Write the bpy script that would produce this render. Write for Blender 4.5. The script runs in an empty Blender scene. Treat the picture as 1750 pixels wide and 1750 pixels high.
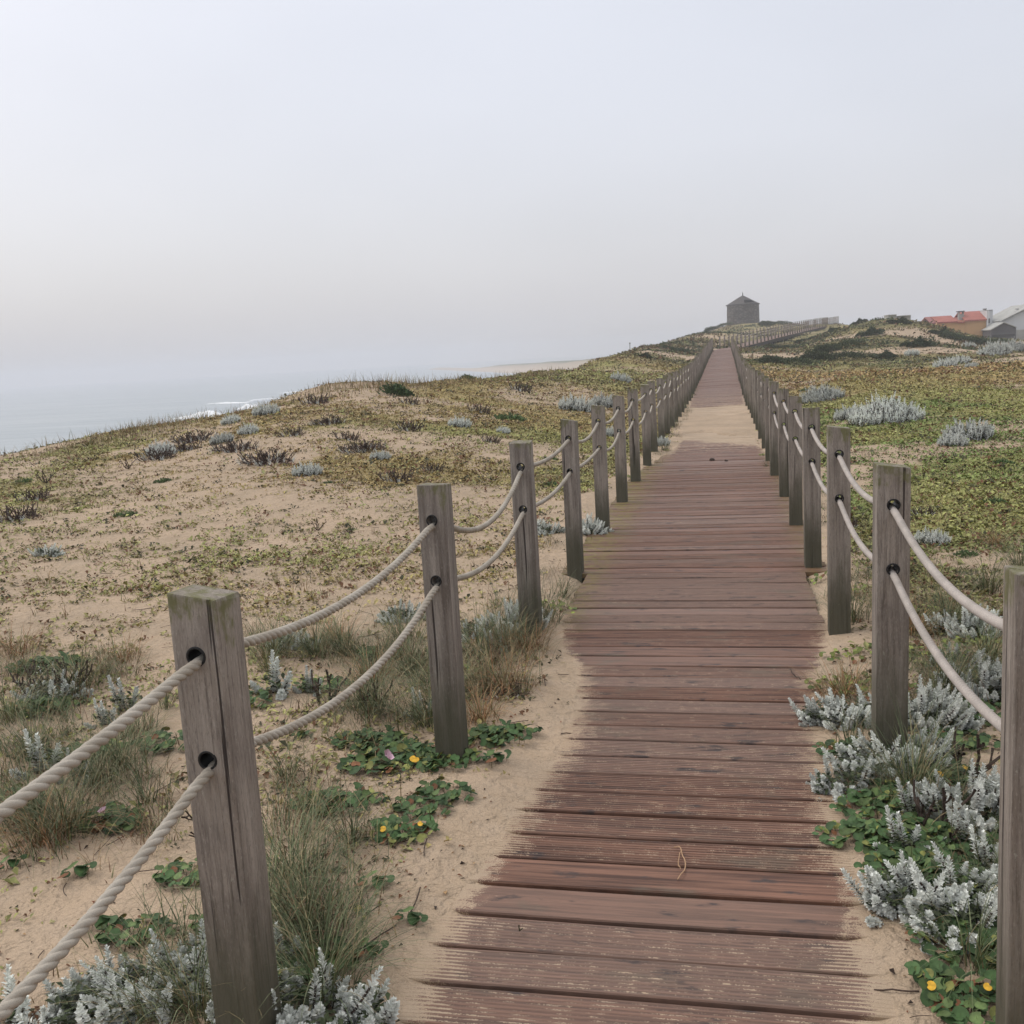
import bpy, bmesh, math
import numpy as np
from math import radians as RAD, pi as PI
from mathutils import Matrix, Vector

# ------------------------------------------------------------------ camera, sky, sun, exposure
S = bpy.context.scene
C = S.collection
rng = np.random.default_rng(7)

F, PITCH, YAW, ROLL, H = 1700.0, RAD(9.07), RAD(12.46), RAD(3.3), 1.454     # focal length in 1750-px units
FW = np.array([-math.sin(YAW)*math.cos(PITCH), math.cos(YAW)*math.cos(PITCH), -math.sin(PITCH)])
R0 = np.array([math.cos(YAW), math.sin(YAW), 0.0]); U0 = np.cross(R0, FW)
RT = R0*math.cos(ROLL) - U0*math.sin(ROLL)
UP = U0*math.cos(ROLL) + R0*math.sin(ROLL)
CAM = np.array([0.0, 0.0, H])
cd = bpy.data.cameras.new("Camera"); cam = bpy.data.objects.new("Camera", cd); C.objects.link(cam)
cd.sensor_width = 36.0; cd.lens = 36.0*F/1750; cd.clip_start = 0.02; cd.clip_end = 9000
cam.matrix_world = Matrix(((RT[0], UP[0], -FW[0], 0), (RT[1], UP[1], -FW[1], 0), (RT[2], UP[2], -FW[2], H), (0, 0, 0, 1)))
S.camera = cam

SUN_EL, SUN_AZ = RAD(52), RAD(-75)          # azimuth from +Y towards +X: the sea side, left
w = bpy.data.worlds.new("World"); S.world = w; w.use_nodes = True
nt = w.node_tree; N = nt.nodes; L = nt.links; N.clear()
out = N.new("ShaderNodeOutputWorld"); bg1 = N.new("ShaderNodeBackground"); bg2 = N.new("ShaderNodeBackground")
add = N.new("ShaderNodeAddShader")
sky = N.new("ShaderNodeTexSky"); sky.sky_type = 'NISHITA'; sky.sun_disc = False
sky.sun_elevation = SUN_EL; sky.sun_rotation = SUN_AZ; sky.dust_density = 6; sky.air_density = 1.0
L.new(sky.outputs[0], bg1.inputs[0]); bg1.inputs[1].default_value = 0.05
tc = N.new("ShaderNodeTexCoord"); sep = N.new("ShaderNodeSeparateXYZ"); L.new(tc.outputs["Generated"], sep.inputs[0])
ramp = N.new("ShaderNodeValToRGB"); cr = ramp.color_ramp; cr.interpolation = 'B_SPLINE'
L.new(sep.outputs[2], ramp.inputs[0])
cr.elements[0].position = 0.0; cr.elements[0].color = (.60, .60, .635, 1)
cr.elements[1].position = 1.0; cr.elements[1].color = (1.42, 1.40, 1.40, 1)
for p, c in ((.10, (.60, .60, .635)), (.22, (.60, .607, .648)), (.40, (.62, .632, .672)), (.62, (.98, .98, 1.0))):
    e = cr.elements.new(p); e.color = (*c, 1)
# slow, faint unevenness of the cloud layer
cn = N.new("ShaderNodeTexNoise"); cn.inputs["Scale"].default_value = 1.6; cn.inputs["Detail"].default_value = 3
mp = N.new("ShaderNodeMapping"); mp.inputs["Scale"].default_value = (1, 1, 2.2); L.new(tc.outputs["Generated"], mp.inputs[0]); L.new(mp.outputs[0], cn.inputs[0])
mr = N.new("ShaderNodeMapRange"); mr.inputs[1].default_value = .3; mr.inputs[2].default_value = .7; mr.inputs[3].default_value = .92; mr.inputs[4].default_value = 1.06
L.new(cn.outputs[0], mr.inputs[0])
mx = N.new("ShaderNodeMix"); mx.data_type = 'RGBA'; mx.blend_type = 'MULTIPLY'; mx.inputs[0].default_value = 1
L.new(ramp.outputs[0], mx.inputs[6]); L.new(mr.outputs[0], mx.inputs[7])
L.new(mx.outputs[2], bg2.inputs[0]); bg2.inputs[1].default_value = 1.0
L.new(bg1.outputs[0], add.inputs[0]); L.new(bg2.outputs[0], add.inputs[1]); L.new(add.outputs[0], out.inputs[0])

sd = bpy.data.lights.new("Sun", 'SUN'); sd.energy = 0.7; sd.angle = RAD(25); sd.color = (1.0, .965, .92)
so = bpy.data.objects.new("Sun", sd); C.objects.link(so)
dv = Vector((math.sin(SUN_AZ)*math.cos(SUN_EL), math.cos(SUN_AZ)*math.cos(SUN_EL), math.sin(SUN_EL)))
so.rotation_euler = dv.to_track_quat('Z', 'Y').to_euler(); so.location = dv*50

S.view_settings.view_transform = 'Standard'; S.view_settings.look = 'None'
S.view_settings.exposure = 0.0; S.view_settings.gamma = 1.0
S.cycles.use_denoising = True
S.cycles.volume_bounces = 1; S.cycles.max_bounces = 6; S.cycles.transparent_max_bounces = 6

# ------------------------------------------------------------------ helpers
def ray(px, py):
    x, y = px-875.0, py-875.0
    d = FW*F + RT*x - UP*y
    return d/np.linalg.norm(d)
def at_Y(px, py, Y):                      # point on the ray through a photo pixel at depth Y
    d = ray(px, py); return CAM + d*(Y/d[1])

def vnoise(x, y, seed=0):
    x = np.asarray(x, float); y = np.asarray(y, float)
    xi = np.floor(x).astype(np.int64); yi = np.floor(y).astype(np.int64)
    fx = x-xi; fy = y-yi; fx = fx*fx*(3-2*fx); fy = fy*fy*(3-2*fy)
    def h(a, b):
        n = (a*374761393 + b*668265263 + seed*1442695041) & 0x7fffffff
        n = ((n ^ (n >> 13))*1274126177) & 0x7fffffff
        return ((n ^ (n >> 16)) & 0xffff)/65535.0
    return (h(xi, yi)*(1-fx)+h(xi+1, yi)*fx)*(1-fy) + (h(xi, yi+1)*(1-fx)+h(xi+1, yi+1)*fx)*fy
def fbm(x, y, seed=0, o=4):
    s = 0; a = .5
    for i in range(o):
        s = s + a*vnoise(x*2**i+i*17.3, y*2**i-i*9.1, seed+i); a *= .5
    return s/(1-.5**o)
def sst(a, b, x):
    t = np.clip((x-a)/(b-a), 0, 1); return t*t*(3-2*t)
def lerp(a, b, t): return a+(b-a)*t

def build(name, parts, mats, parent=None, smooth=False, loc=None):
    """parts: list of (V, F, color or None, material index) -> ONE mesh object"""
    Vs = []; Ls = []; cnt = []; cols = []; mi = []; off = 0
    for V, Fc, col, m in parts:
        V = np.asarray(V, float).reshape(-1, 3); Fc = np.asarray(Fc, np.int64)
        Vs.append(V); Ls.append((Fc+off).ravel()); cnt.append(np.full(len(Fc), Fc.shape[1])); mi.append(np.full(len(Fc), m))
        c = np.ones((len(V), 3)) if col is None else np.broadcast_to(np.asarray(col, float), (len(V), 3))
        cols.append(c); off += len(V)
    V = np.concatenate(Vs); Lp = np.concatenate(Ls); cnt = np.concatenate(cnt); mi = np.concatenate(mi); cols = np.concatenate(cols)
    me = bpy.data.meshes.new(name)
    me.vertices.add(len(V)); me.vertices.foreach_set("co", V.astype(np.float32).ravel())
    me.loops.add(len(Lp)); me.loops.foreach_set("vertex_index", Lp.astype(np.int32))
    me.polygons.add(len(cnt)); st = np.concatenate([[0], np.cumsum(cnt)[:-1]])
    me.polygons.foreach_set("loop_start", st.astype(np.int32)); me.polygons.foreach_set("loop_total", cnt.astype(np.int32))
    me.polygons.foreach_set("material_index", mi.astype(np.int32))
    me.polygons.foreach_set("use_smooth", np.full(len(cnt), smooth))
    a = me.color_attributes.new("tint", 'FLOAT_COLOR', 'POINT')
    a.data.foreach_set("color", np.concatenate([cols, np.ones((len(cols), 1))], 1).astype(np.float32).ravel())
    me.update(calc_edges=True); me.validate()
    for m in (mats if isinstance(mats, (list, tuple)) else [mats]): me.materials.append(m)
    o = bpy.data.objects.new(name, me); C.objects.link(o)
    if parent: o.parent = parent
    if loc is not None: o.location = loc
    return o
def fattr(me, name, arr):
    a = me.attributes.new(name, 'FLOAT', 'POINT'); a.data.foreach_set("value", np.asarray(arr, np.float32))
def tag(o, label=None, cat=None, group=None, kind=None):
    if label: o["label"] = label
    if cat: o["category"] = cat
    if group: o["group"] = group
    if kind: o["kind"] = kind
    return o
def empty(name, loc, rz=0.0):
    o = bpy.data.objects.new(name, None); C.objects.link(o); o.location = loc; o.rotation_euler = (0, 0, rz)
    o.empty_display_size = .2; return o
def box(x0, x1, y0, y1, z0, z1):
    V = [(x, y, z) for z in (z0, z1) for y in (y0, y1) for x in (x0, x1)]
    return V, [(0, 2, 3, 1), (4, 5, 7, 6), (0, 1, 5, 4), (1, 3, 7, 5), (3, 2, 6, 7), (2, 0, 4, 6)]
def tube(P, r, n=8, tw=0.0):
    P = np.asarray(P, float); T = np.gradient(P, axis=0); T /= np.linalg.norm(T, axis=1)[:, None]+1e-12
    up = np.where(np.abs(T[:, 2:3]) > .95, np.array([[1., 0, 0]]), np.array([[0, 0, 1.]]))
    A = np.cross(T, up); A /= np.linalg.norm(A, axis=1)[:, None]; B = np.cross(T, A)
    a = np.linspace(0, 2*PI, n, endpoint=False)
    r = np.broadcast_to(r, (len(P),))
    V = P[:, None]+r[:, None, None]*(np.cos(a)[None, :, None]*A[:, None]+np.sin(a)[None, :, None]*B[:, None])
    i = np.arange(len(P)-1)[:, None]*n; j = np.arange(n)[None]; k = (j+1) % n
    Fc = np.stack([i+j, i+k, i+n+k, i+n+j], -1).reshape(-1, 4)
    return V.reshape(-1, 3), Fc
def unit(v): return v/(np.linalg.norm(v, axis=-1, keepdims=True)+1e-12)

def leaves(P, D, Nn, ln, wd, col, fold=.25, blunt=.62):
    """a leaf each: P base, D direction, Nn upper side; four triangles"""
    n = len(P); D = unit(D); S_ = unit(np.cross(D, Nn)); U = np.cross(S_, D)
    ln = np.broadcast_to(ln, (n,))[:, None]; wd = np.broadcast_to(wd, (n,))[:, None]
    mid = P+D*ln*blunt
    V = np.stack([P, mid+S_*wd*.5+U*wd*fold, mid-S_*wd*.5+U*wd*fold, P+D*ln, mid], 1).reshape(-1, 3)
    b = (np.arange(n)*5)[:, None, None]
    Fc = (b+np.array([[0, 1, 4], [0, 4, 2], [4, 1, 3], [2, 4, 3]])[None]).reshape(-1, 3)
    return V, Fc, np.repeat(np.broadcast_to(col, (n, 3)), 5, 0)
def discs(P, Nn, r, col, k=10, cup=.22):
    """kidney-shaped round leaves"""
    n = len(P); Nn = unit(Nn); t = rng.normal(size=(n, 3)); A = unit(np.cross(Nn, t)); B = np.cross(Nn, A)
    a = np.linspace(0, 2*PI, k, endpoint=False); rad = 1-.45*np.exp(-((np.minimum(a, 2*PI-a))/.38)**2)
    r = np.broadcast_to(r, (n,))[:, None, None]
    Vr = P[:, None]+r*((np.cos(a)*rad)[None, :, None]*A[:, None]+(np.sin(a)*rad*1.08)[None, :, None]*B[:, None]) \
        + Nn[:, None]*r*(cup*(.6+.4*np.cos(2*a)))[None, :, None]
    V = np.concatenate([P[:, None], Vr], 1).reshape(-1, 3)
    b = (np.arange(n)*(k+1))[:, None, None]; j = np.arange(k)
    Fc = (b+np.stack([np.zeros(k, int), 1+j, 1+(j+1) % k], 1)[None]).reshape(-1, 3)
    c = np.broadcast_to(col, (n, 3)); c = np.repeat(c[:, None], k+1, 1).copy(); c[:, 0] *= 1.25
    return V, Fc, c.reshape(-1, 3)
def blades(P, az, ln, lean, droop, wd, col, seg=5):
    """arching grass blades"""
    n = len(P); t = np.linspace(0, 1, seg+1)[None, :]
    out_ = np.stack([np.cos(az), np.sin(az), np.zeros(n)], 1); side = np.stack([-np.sin(az), np.cos(az), np.zeros(n)], 1)
    ang = lean[:, None]+droop[:, None]*t                       # angle from vertical along the blade
    st = ln[:, None]/seg
    hx = np.concatenate([np.zeros((n, 1)), np.cumsum(np.sin(ang[:, :-1])*st, 1)], 1)
    hz = np.concatenate([np.zeros((n, 1)), np.cumsum(np.cos(ang[:, :-1])*st, 1)], 1)
    c = P[:, None]+out_[:, None]*hx[:, :, None]+np.array([0, 0, 1.])*hz[:, :, None]
    wv = (wd[:, None]*(1-t**1.6)*.5+.0002)[:, :, None]
    V = np.stack([c-side[:, None]*wv, c+side[:, None]*wv], 2).reshape(-1, 3)
    b = (np.arange(n)*(seg+1)*2)[:, None, None]; j = np.arange(seg)[:, None]*2
    Fc = (b+(j+np.array([[0, 1, 3, 2]]))[None]).reshape(-1, 4)
    return V, Fc, np.repeat(np.broadcast_to(col, (n, 3)), (seg+1)*2, 0)

# ------------------------------------------------------------------ materials
def mat(name):
    m = bpy.data.materials.new(name); m.use_nodes = True; n = m.node_tree.nodes; b = n["Principled BSDF"]
    return m, n, m.node_tree.links, b
def nd(n, t, **kw):
    x = n.new(t)
    for k, v in kw.items():
        if k.startswith("i_"): x.inputs[k[2:].replace("_", " ")].default_value = v
        else: setattr(x, k, v)
    return x
def noise(n, l, vec, scale, detail=4, rough=.55, sc=None):
    x = n.new("ShaderNodeTexNoise"); x.inputs["Scale"].default_value = scale; x.inputs["Detail"].default_value = detail; x.inputs["Roughness"].default_value = rough
    if sc:
        m = n.new("ShaderNodeMapping"); m.inputs["Scale"].default_value = sc; l.new(vec, m.inputs[0]); vec = m.outputs[0]
    l.new(vec, x.inputs["Vector"]); return x.outputs[0]
def mathn(n, l, op, a, b=None, c=None, clamp=False):
    x = n.new("ShaderNodeMath"); x.operation = op; x.use_clamp = clamp
    for i, v in enumerate((a, b, c)):
        if v is None: continue
        if isinstance(v, (int, float)): x.inputs[i].default_value = v
        else: l.new(v, x.inputs[i])
    return x.outputs[0]
def mapr(n, l, v, a, b, c=0.0, d=1.0, smooth=True):
    x = n.new("ShaderNodeMapRange"); x.interpolation_type = 'SMOOTHSTEP' if smooth else 'LINEAR'
    for i, q in enumerate((v, a, b, c, d)):
        if isinstance(q, (int, float)): x.inputs[i].default_value = q
        else: l.new(q, x.inputs[i])
    return x.outputs[0]
def mixc(n, l, f, a, b, mode='MIX'):
    x = n.new("ShaderNodeMix"); x.data_type = 'RGBA'; x.blend_type = mode
    for i, q in ((0, f), (6, a), (7, b)):
        if isinstance(q, (int, float)): x.inputs[i].default_value = q
        elif isinstance(q, tuple): x.inputs[i].default_value = (*q, 1)
        else: l.new(q, x.inputs[i])
    return x.outputs[2]
def bump(n, l, b, h, strength, dist, prev=None):
    x = n.new("ShaderNodeBump"); x.inputs["Strength"].default_value = strength; x.inputs["Distance"].default_value = dist
    l.new(h, x.inputs["Height"])
    if prev: l.new(prev, x.inputs["Normal"])
    l.new(x.outputs[0], b.inputs["Normal"]); return x.outputs[0]

SAND_A, SAND_B = (.43, .325, .228), (.36, .277, .195)
def sand_color(n, l, pos):
    a = noise(n, l, pos, 1.3, 5); f = noise(n, l, pos, 420, 2, .7); g = noise(n, l, pos, 9, 4)
    c = mixc(n, l, mapr(n, l, a, .35, .65), SAND_A, SAND_B)
    c = mixc(n, l, mapr(n, l, g, .35, .75, 0, .35), c, (.45, .355, .27))
    k = mapr(n, l, f, .3, .7, .8, 1.18, False)
    m = n.new("ShaderNodeVectorMath"); m.operation = 'SCALE'; l.new(c, m.inputs[0]); l.new(k, m.inputs["Scale"])
    return m.outputs[0], f, g

def ground_mat():
    m, n, l, b = mat("dune_sand"); geo = n.new("ShaderNodeNewGeometry"); pos = geo.outputs["Position"]
    sc, f, g = sand_color(n, l, pos)
    cov = n.new("ShaderNodeAttribute"); cov.attribute_name = "cover"
    tint = n.new("ShaderNodeAttribute"); tint.attribute_name = "tint"
    n1 = noise(n, l, pos, 5.5, 8, .68); n2 = noise(n, l, pos, 34, 5, .65)
    s_ = mathn(n, l, 'ADD', mathn(n, l, 'MULTIPLY', n1, .55), mathn(n, l, 'MULTIPLY', n2, .45))
    th = mapr(n, l, cov.outputs["Fac"], 0.0, 1.0, .70, .30, False)
    d = mathn(n, l, 'SUBTRACT', s_, th); mask = mapr(n, l, d, -.02, .05)
    vc = mixc(n, l, mapr(n, l, n2, .3, .7), tint.outputs["Color"], (.24, .19, .09))
    n3 = noise(n, l, pos, 14, 4, .7)
    vv = n.new("ShaderNodeVectorMath"); vv.operation = 'SCALE'; l.new(vc, vv.inputs[0]); l.new(mapr(n, l, n3, .3, .7, .75, 1.35, False), vv.inputs["Scale"])
    n4 = noise(n, l, pos, 62, 3, .6); n5 = noise(n, l, pos, 3.1, 4, .6)
    spk = mathn(n, l, 'MULTIPLY', mapr(n, l, n4, .60, .66), mathn(n, l, 'MULTIPLY', mapr(n, l, n5, .40, .60), mapr(n, l, cov.outputs["Fac"], .02, .25)))
    l.new(mixc(n, l, mathn(n, l, 'MULTIPLY', spk, .75), mixc(n, l, mask, sc, vv.outputs[0]), (.13, .095, .05)), b.inputs["Base Color"])
    b.inputs["Roughness"].default_value = .95; b.inputs["Specular IOR Level"].default_value = .15
    h1 = mathn(n, l, 'ADD', mathn(n, l, 'MULTIPLY', noise(n, l, pos, 7, 5, .6), 1.0), mathn(n, l, 'MULTIPLY', noise(n, l, pos, 26, 3, .6), .35))
    p = bump(n, l, b, h1, .8, .09)
    bump(n, l, b, f, .25, .004, p)
    return m

def deck_mat():
    m, n, l, b = mat("weathered_decking"); geo = n.new("ShaderNodeNewGeometry"); pos = geo.outputs["Position"]
    A = lambda nm: (lambda q: (setattr(q, 'attribute_name', nm), q.outputs["Fac"])[1])(n.new("ShaderNodeAttribute"))
    pid, sand, gr, moss = A("pid"), A("sand"), A("groove"), A("moss")
    # grain: long along the plank (x), fine across (y), shifted per plank
    cmb = n.new("ShaderNodeCombineXYZ"); sp = n.new("ShaderNodeSeparateXYZ"); l.new(pos, sp.inputs[0])
    l.new(mathn(n, l, 'ADD', sp.outputs[0], mathn(n, l, 'MULTIPLY', pid, 37.0)), cmb.inputs[0]); l.new(sp.outputs[1], cmb.inputs[1]); l.new(pid, cmb.inputs[2])
    gv = cmb.outputs[0]
    g1 = noise(n, l, gv, 1.0, 6, .65, (2.2, 70, 5)); g2 = noise(n, l, gv, 1.0, 4, .6, (9, 330, 5)); g3 = noise(n, l, gv, 1.0, 4, .6, (3.0, 6, 3))
    base = mixc(n, l, mapr(n, l, g1, .3, .72), (.068, .033, .022), (.255, .132, .088))
    base = mixc(n, l, mapr(n, l, pid, 0, 1, 0, .6, False), base, (.22, .155, .125))
    base = mixc(n, l, mapr(n, l, g3, .55, .72, 0, .55), base, (.135, .115, .085))
    blot = noise(n, l, gv, 1.0, 5, .6, (7, 22, 4))
    base = mixc(n, l, mapr(n, l, blot, .57, .70, 0, .85), base, (.045, .038, .038))
    base = mixc(n, l, mathn(n, l, 'MULTIPLY', mapr(n, l, g2, .5, .7), .35), base, (.055, .035, .03))
    base = mixc(n, l, mathn(n, l, 'MULTIPLY', gr, .3), base, (.04, .028, .026))
    mo = noise(n, l, pos, 16, 5, .6)
    base = mixc(n, l, mathn(n, l, 'MULTIPLY', moss, mapr(n, l, mo, .35, .62)), base, (.17, .135, .045))
    sc, f, g = sand_color(n, l, pos)
    fine = noise(n, l, pos, 260, 3, .75); med = noise(n, l, pos, 22, 4, .6); streak = noise(n, l, gv, 1.0, 3, .6, (12, 200, 5))
    q = mathn(n, l, 'ADD', sand, mathn(n, l, 'MULTIPLY', mathn(n, l, 'SUBTRACT', med, .5), .9))
    q = mathn(n, l, 'ADD', q, mathn(n, l, 'MULTIPLY', mathn(n, l, 'SUBTRACT', streak, .5), .5))
    q = mathn(n, l, 'ADD', q, mathn(n, l, 'MULTIPLY', gr, .32))
    q = mathn(n, l, 'ADD', q, mathn(n, l, 'MULTIPLY', mathn(n, l, 'SUBTRACT', fine, .5), 1.0))
    mask = mapr(n, l, q, .46, .58)
    l.new(mixc(n, l, mask, base, sc), b.inputs["Base Color"])
    l.new(mapr(n, l, mask, 0, 1, .60, .95, False), b.inputs["Roughness"])
    b.inputs["Specular IOR Level"].default_value = .28
    hh = mathn(n, l, 'ADD', g1, mathn(n, l, 'MULTIPLY', g2, .7)); p = bump(n, l, b, hh, .6, .004)
    bump(n, l, b, f, .2, .003, p)
    return m

def post_mat(name, fresh=0.0):
    m, n, l, b = mat(name); tcn = n.new("ShaderNodeTexCoord"); oi = n.new("ShaderNodeObjectInfo")
    off = n.new("ShaderNodeVectorMath"); off.operation = 'ADD'; cx = n.new("ShaderNodeCombineXYZ")
    r10 = mathn(n, l, 'MULTIPLY', oi.outputs["Random"], 13.0); l.new(r10, cx.inputs[0]); l.new(r10, cx.inputs[2])
    l.new(tcn.outputs["Object"], off.inputs[0]); l.new(cx.outputs[0], off.inputs[1]); v = off.outputs[0]
    sp = n.new("ShaderNodeSeparateXYZ"); l.new(tcn.outputs["Object"], sp.inputs[0]); z = sp.outputs[2]
    g1 = noise(n, l, v, 1, 6, .65, (38, 38, 1.6)); g2 = noise(n, l, v, 1, 5, .7, (150, 150, 7)); g3 = noise(n, l, v, 1, 4, .6, (9, 9, 4))
    base = mixc(n, l, mapr(n, l, g1, .3, .7), (.145, .120, .102), (.35, .31, .272))
    base = mixc(n, l, mapr(n, l, oi.outputs["Random"], 0, 1, 0, .5, False), base, (.33, .285, .24))
    base = mixc(n, l, mapr(n, l, g3, .5, .75, 0, .5), base, (.12, .098, .088))
    base = mixc(n, l, mapr(n, l, g2, .48, .68, 0, .6), base, (.075, .06, .05))
    fs = noise(n, l, v, 1, 3, .7, (330, 330, 70)); base = mixc(n, l, mapr(n, l, fs, .55, .70, 0, .45), base, (.42, .39, .35)); base = mixc(n, l, mapr(n, l, fs, .45, .30, 0, .45), base, (.07, .058, .048))
    li = noise(n, l, v, 1, 4, .7, (60, 60, 30)); base = mixc(n, l, mapr(n, l, li, .64, .69, 0, .5), base, (.40, .40, .34))
    ck = noise(n, l, v, 1, 2, .5, (46, 46, .7)); base = mixc(n, l, mapr(n, l, ck, .665, .68, 0, .92), base, (.03, .022, .02))
    # algae stain on the lower part, ragged upper edge
    zz = mathn(n, l, 'ADD', z, mathn(n, l, 'MULTIPLY', mathn(n, l, 'SUBTRACT', noise(n, l, v, 1, 5, .7, (14, 14, 4)), .5), .45))
    al = mapr(n, l, zz, .10, .52, .85, 0.0)
    base = mixc(n, l, al, base, (.060, .060, .036))
    # moss on the end grain and drips just below it
    ms = mapr(n, l, zz, .965, 1.01, 0, 1); mn = noise(n, l, v, 30, 4)
    base = mixc(n, l, mathn(n, l, 'MULTIPLY', ms, mapr(n, l, mn, .35, .6, .1, .8)), base, (.13, .13, .045))
    l.new(base, b.inputs["Base Color"]); b.inputs["Roughness"].default_value = .82; b.inputs["Specular IOR Level"].default_value = .3
    hh = mathn(n, l, 'ADD', g1, mathn(n, l, 'MULTIPLY', g2, .6)); hh = mathn(n, l, 'SUBTRACT', hh, mathn(n, l, 'MULTIPLY', mapr(n, l, ck, .665, .68), 2.2))
    bump(n, l, b, hh, .8, .008)
    return m
def leaf_mat(name, rough=.6, trans=.0, spec=.3, var=.3):
    m, n, l, b = mat(name); a = n.new("ShaderNodeAttribute"); a.attribute_name = "tint"
    geo = n.new("ShaderNodeNewGeometry"); nn = noise(n, l, geo.outputs["Position"], 60, 3)
    vv = n.new("ShaderNodeVectorMath"); vv.operation = 'SCALE'; l.new(a.outputs["Color"], vv.inputs[0])
    oi = n.new("ShaderNodeObjectInfo"); l.new(mathn(n, l, 'MULTIPLY', mapr(n, l, nn, .3, .7, 1-var, 1+var, False), mapr(n, l, oi.outputs["Random"], 0, 1, .8, 1.12, False)), vv.inputs["Scale"]); l.new(vv.outputs[0], b.inputs["Base Color"])
    b.inputs["Roughness"].default_value = rough; b.inputs["Specular IOR Level"].default_value = spec
    return m
def flat_mat(name, col, rough=.8, spec=.3, nscale=0, amt=.25, bscale=None, metal=0):
    m, n, l, b = mat(name); b.inputs["Roughness"].default_value = rough; b.inputs["Specular IOR Level"].default_value = spec; b.inputs["Metallic"].default_value = metal
    if nscale:
        tcn = n.new("ShaderNodeTexCoord"); q = noise(n, l, tcn.outputs["Object"], nscale, 5, .65)
        d = tuple(c*(1-amt) for c in col); u = tuple(min(1, c*(1+amt)) for c in col)
        l.new(mixc(n, l, mapr(n, l, q, .3, .7), d, u), b.inputs["Base Color"])
        if bscale: bump(n, l, b, q, .4, bscale)
    else: b.inputs["Base Color"].default_value = (*col, 1)
    return m

M_ground = ground_mat(); M_deck = deck_mat(); M_post = post_mat("weathered_post_timber")
M_leaf = leaf_mat("green_leaf", .62, spec=.22); M_silver = leaf_mat("silver_felted_leaf", .9, spec=.1, var=.12); M_grass = leaf_mat("dune_grass_blade", .65, spec=.25)
M_twig = flat_mat("dry_twig", (.06, .042, .034), .9, nscale=30)
M_flower = flat_mat("pink_petal", (.62, .42, .50), .6)
M_yellow = flat_mat("yellow_leaf", (.62, .36, .03), .6, nscale=60)
M_black = flat_mat("black_rubber", (.012, .012, .012), .5)
M_beam = flat_mat("dark_beam", (.05, .045, .04), .9, nscale=6)

def rope_mat(name, c1, c2):
    m, n, l, b = mat(name); geo = n.new("ShaderNodeNewGeometry"); pos = geo.outputs["Position"]
    a = noise(n, l, pos, 12, 4); f = noise(n, l, pos, 900, 2, .7); g = noise(n, l, pos, 160, 3, .6)
    c = mixc(n, l, mapr(n, l, a, .35, .65), c1, c2); c = mixc(n, l, mapr(n, l, f, .45, .7, 0, .45), c, tuple(q*.45 for q in c2))
    l.new(c, b.inputs["Base Color"]); b.inputs["Roughness"].default_value = .95; b.inputs["Specular IOR Level"].default_value = .1
    bump(n, l, b, mathn(n, l, 'ADD', f, g), .5, .0015); return m
M_ropeL = rope_mat("beige_rope", (.46, .42, .36), (.37, .33, .275)); M_ropeR = rope_mat("pale_rope", (.50, .45, .41), (.42, .38, .345))

# ------------------------------------------------------------------ terrain height
XL, XR, SP, OL, OR, HP = -1.009, .516, 1.558, .201, .329, 1.02
_dk = np.array([(-8, 0), (0, 0), (12, -.03), (25, -.20), (38, -.04), (54, .28), (81, .68), (100, 1.1), (140, 2.0)])
def deck_z(y):
    y = np.asarray(y, float)
    # smooth the polyline
    return sum(np.interp(y+d, _dk[:, 0], _dk[:, 1]) for d in (-6, -3, 0, 3, 6))/5 * sst(1, 8, y)
DECK_END = 83.5
pts = []      # (azimuth, ln r, z)
def cp(px, py, Y):
    p = at_Y(px, py, Y); pts.append((math.atan2(p[0], p[1]), math.log(math.hypot(p[0], p[1])), p[2]))
def cz(px, Y, z):
    d = ray(px, 640); x = d[0]/d[1]*Y; pts.append((math.atan2(x, Y), math.log(math.hypot(x, Y)), z))
# seaward crest as the photo shows it
crest = [(-500, 804, 14), (-250, 796, 15), (0, 781, 17), (100, 763, 18), (200, 742, 19), (350, 717, 21), (450, 696, 22.5), (500, 676, 24), (560, 662, 25), (650, 662, 27), (780, 653, 31), (900, 643, 38)]
for c in crest: cp(*c)
for px, py, Y in crest:
    cz(px, Y*1.45, at_Y(px, py, Y)[2]-.9-.05*Y); cz(px, Y*2.2, -5.0); cz(px, Y*3.6, -11.5); cz(px, Y*8, -13)
for px in (-500, -100, 200, 450, 700, 900):
    cz(px, 2, -.07); cz(px, 4, -.02); cz(px, 7.5, .02)
cz(200, 11, .10); cz(450, 11, .22); cz(0, 11, .03); cz(700, 12, .22); cz(560, 17, .62); cz(350, 16, .40); cz(900, 20, .12); cz(780, 22, .45)
for c in ((1000, 626, 50), (1040, 616, 58), (1080, 605, 68), (1130, 588, 85), (1180, 576, 110)): cp(*c)
for px, Y in ((1000, 50), (1080, 68), (1130, 85)): cz(px, Y*1.5, -.5); cz(px, Y*2.6, -4)
cz(1000, 28, .15); cz(1080, 30, .1); cz(1080, 48, .5); cz(1150, 50, .55); cz(1150, 70, 1.2); cz(1200, 95, 1.9)
for c in ((1215, 566, 170), (1245, 559, 186), (1270, 557, 190), (1300, 562, 190), (1350, 561, 180), (1400, 556, 170)): cp(*c)
cz(1180, 190, 1); cz(1240, 260, 3.); cz(1340, 260, 3.5)
for px in (1240, 1270): cz(px, 90, 1.0); cz(px, 120, 2.0); cz(px, 40, -.05); cz(px, 60, .35); cz(px, 75, .55)
for px in (1300, 1450, 1600, 1750, 2100, 2600):
    cz(px, 2.5, -.04); cz(px, 5, -.02); cz(px, 10, 0); cz(px, 22, .02); cz(px, 35, .12)
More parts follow.
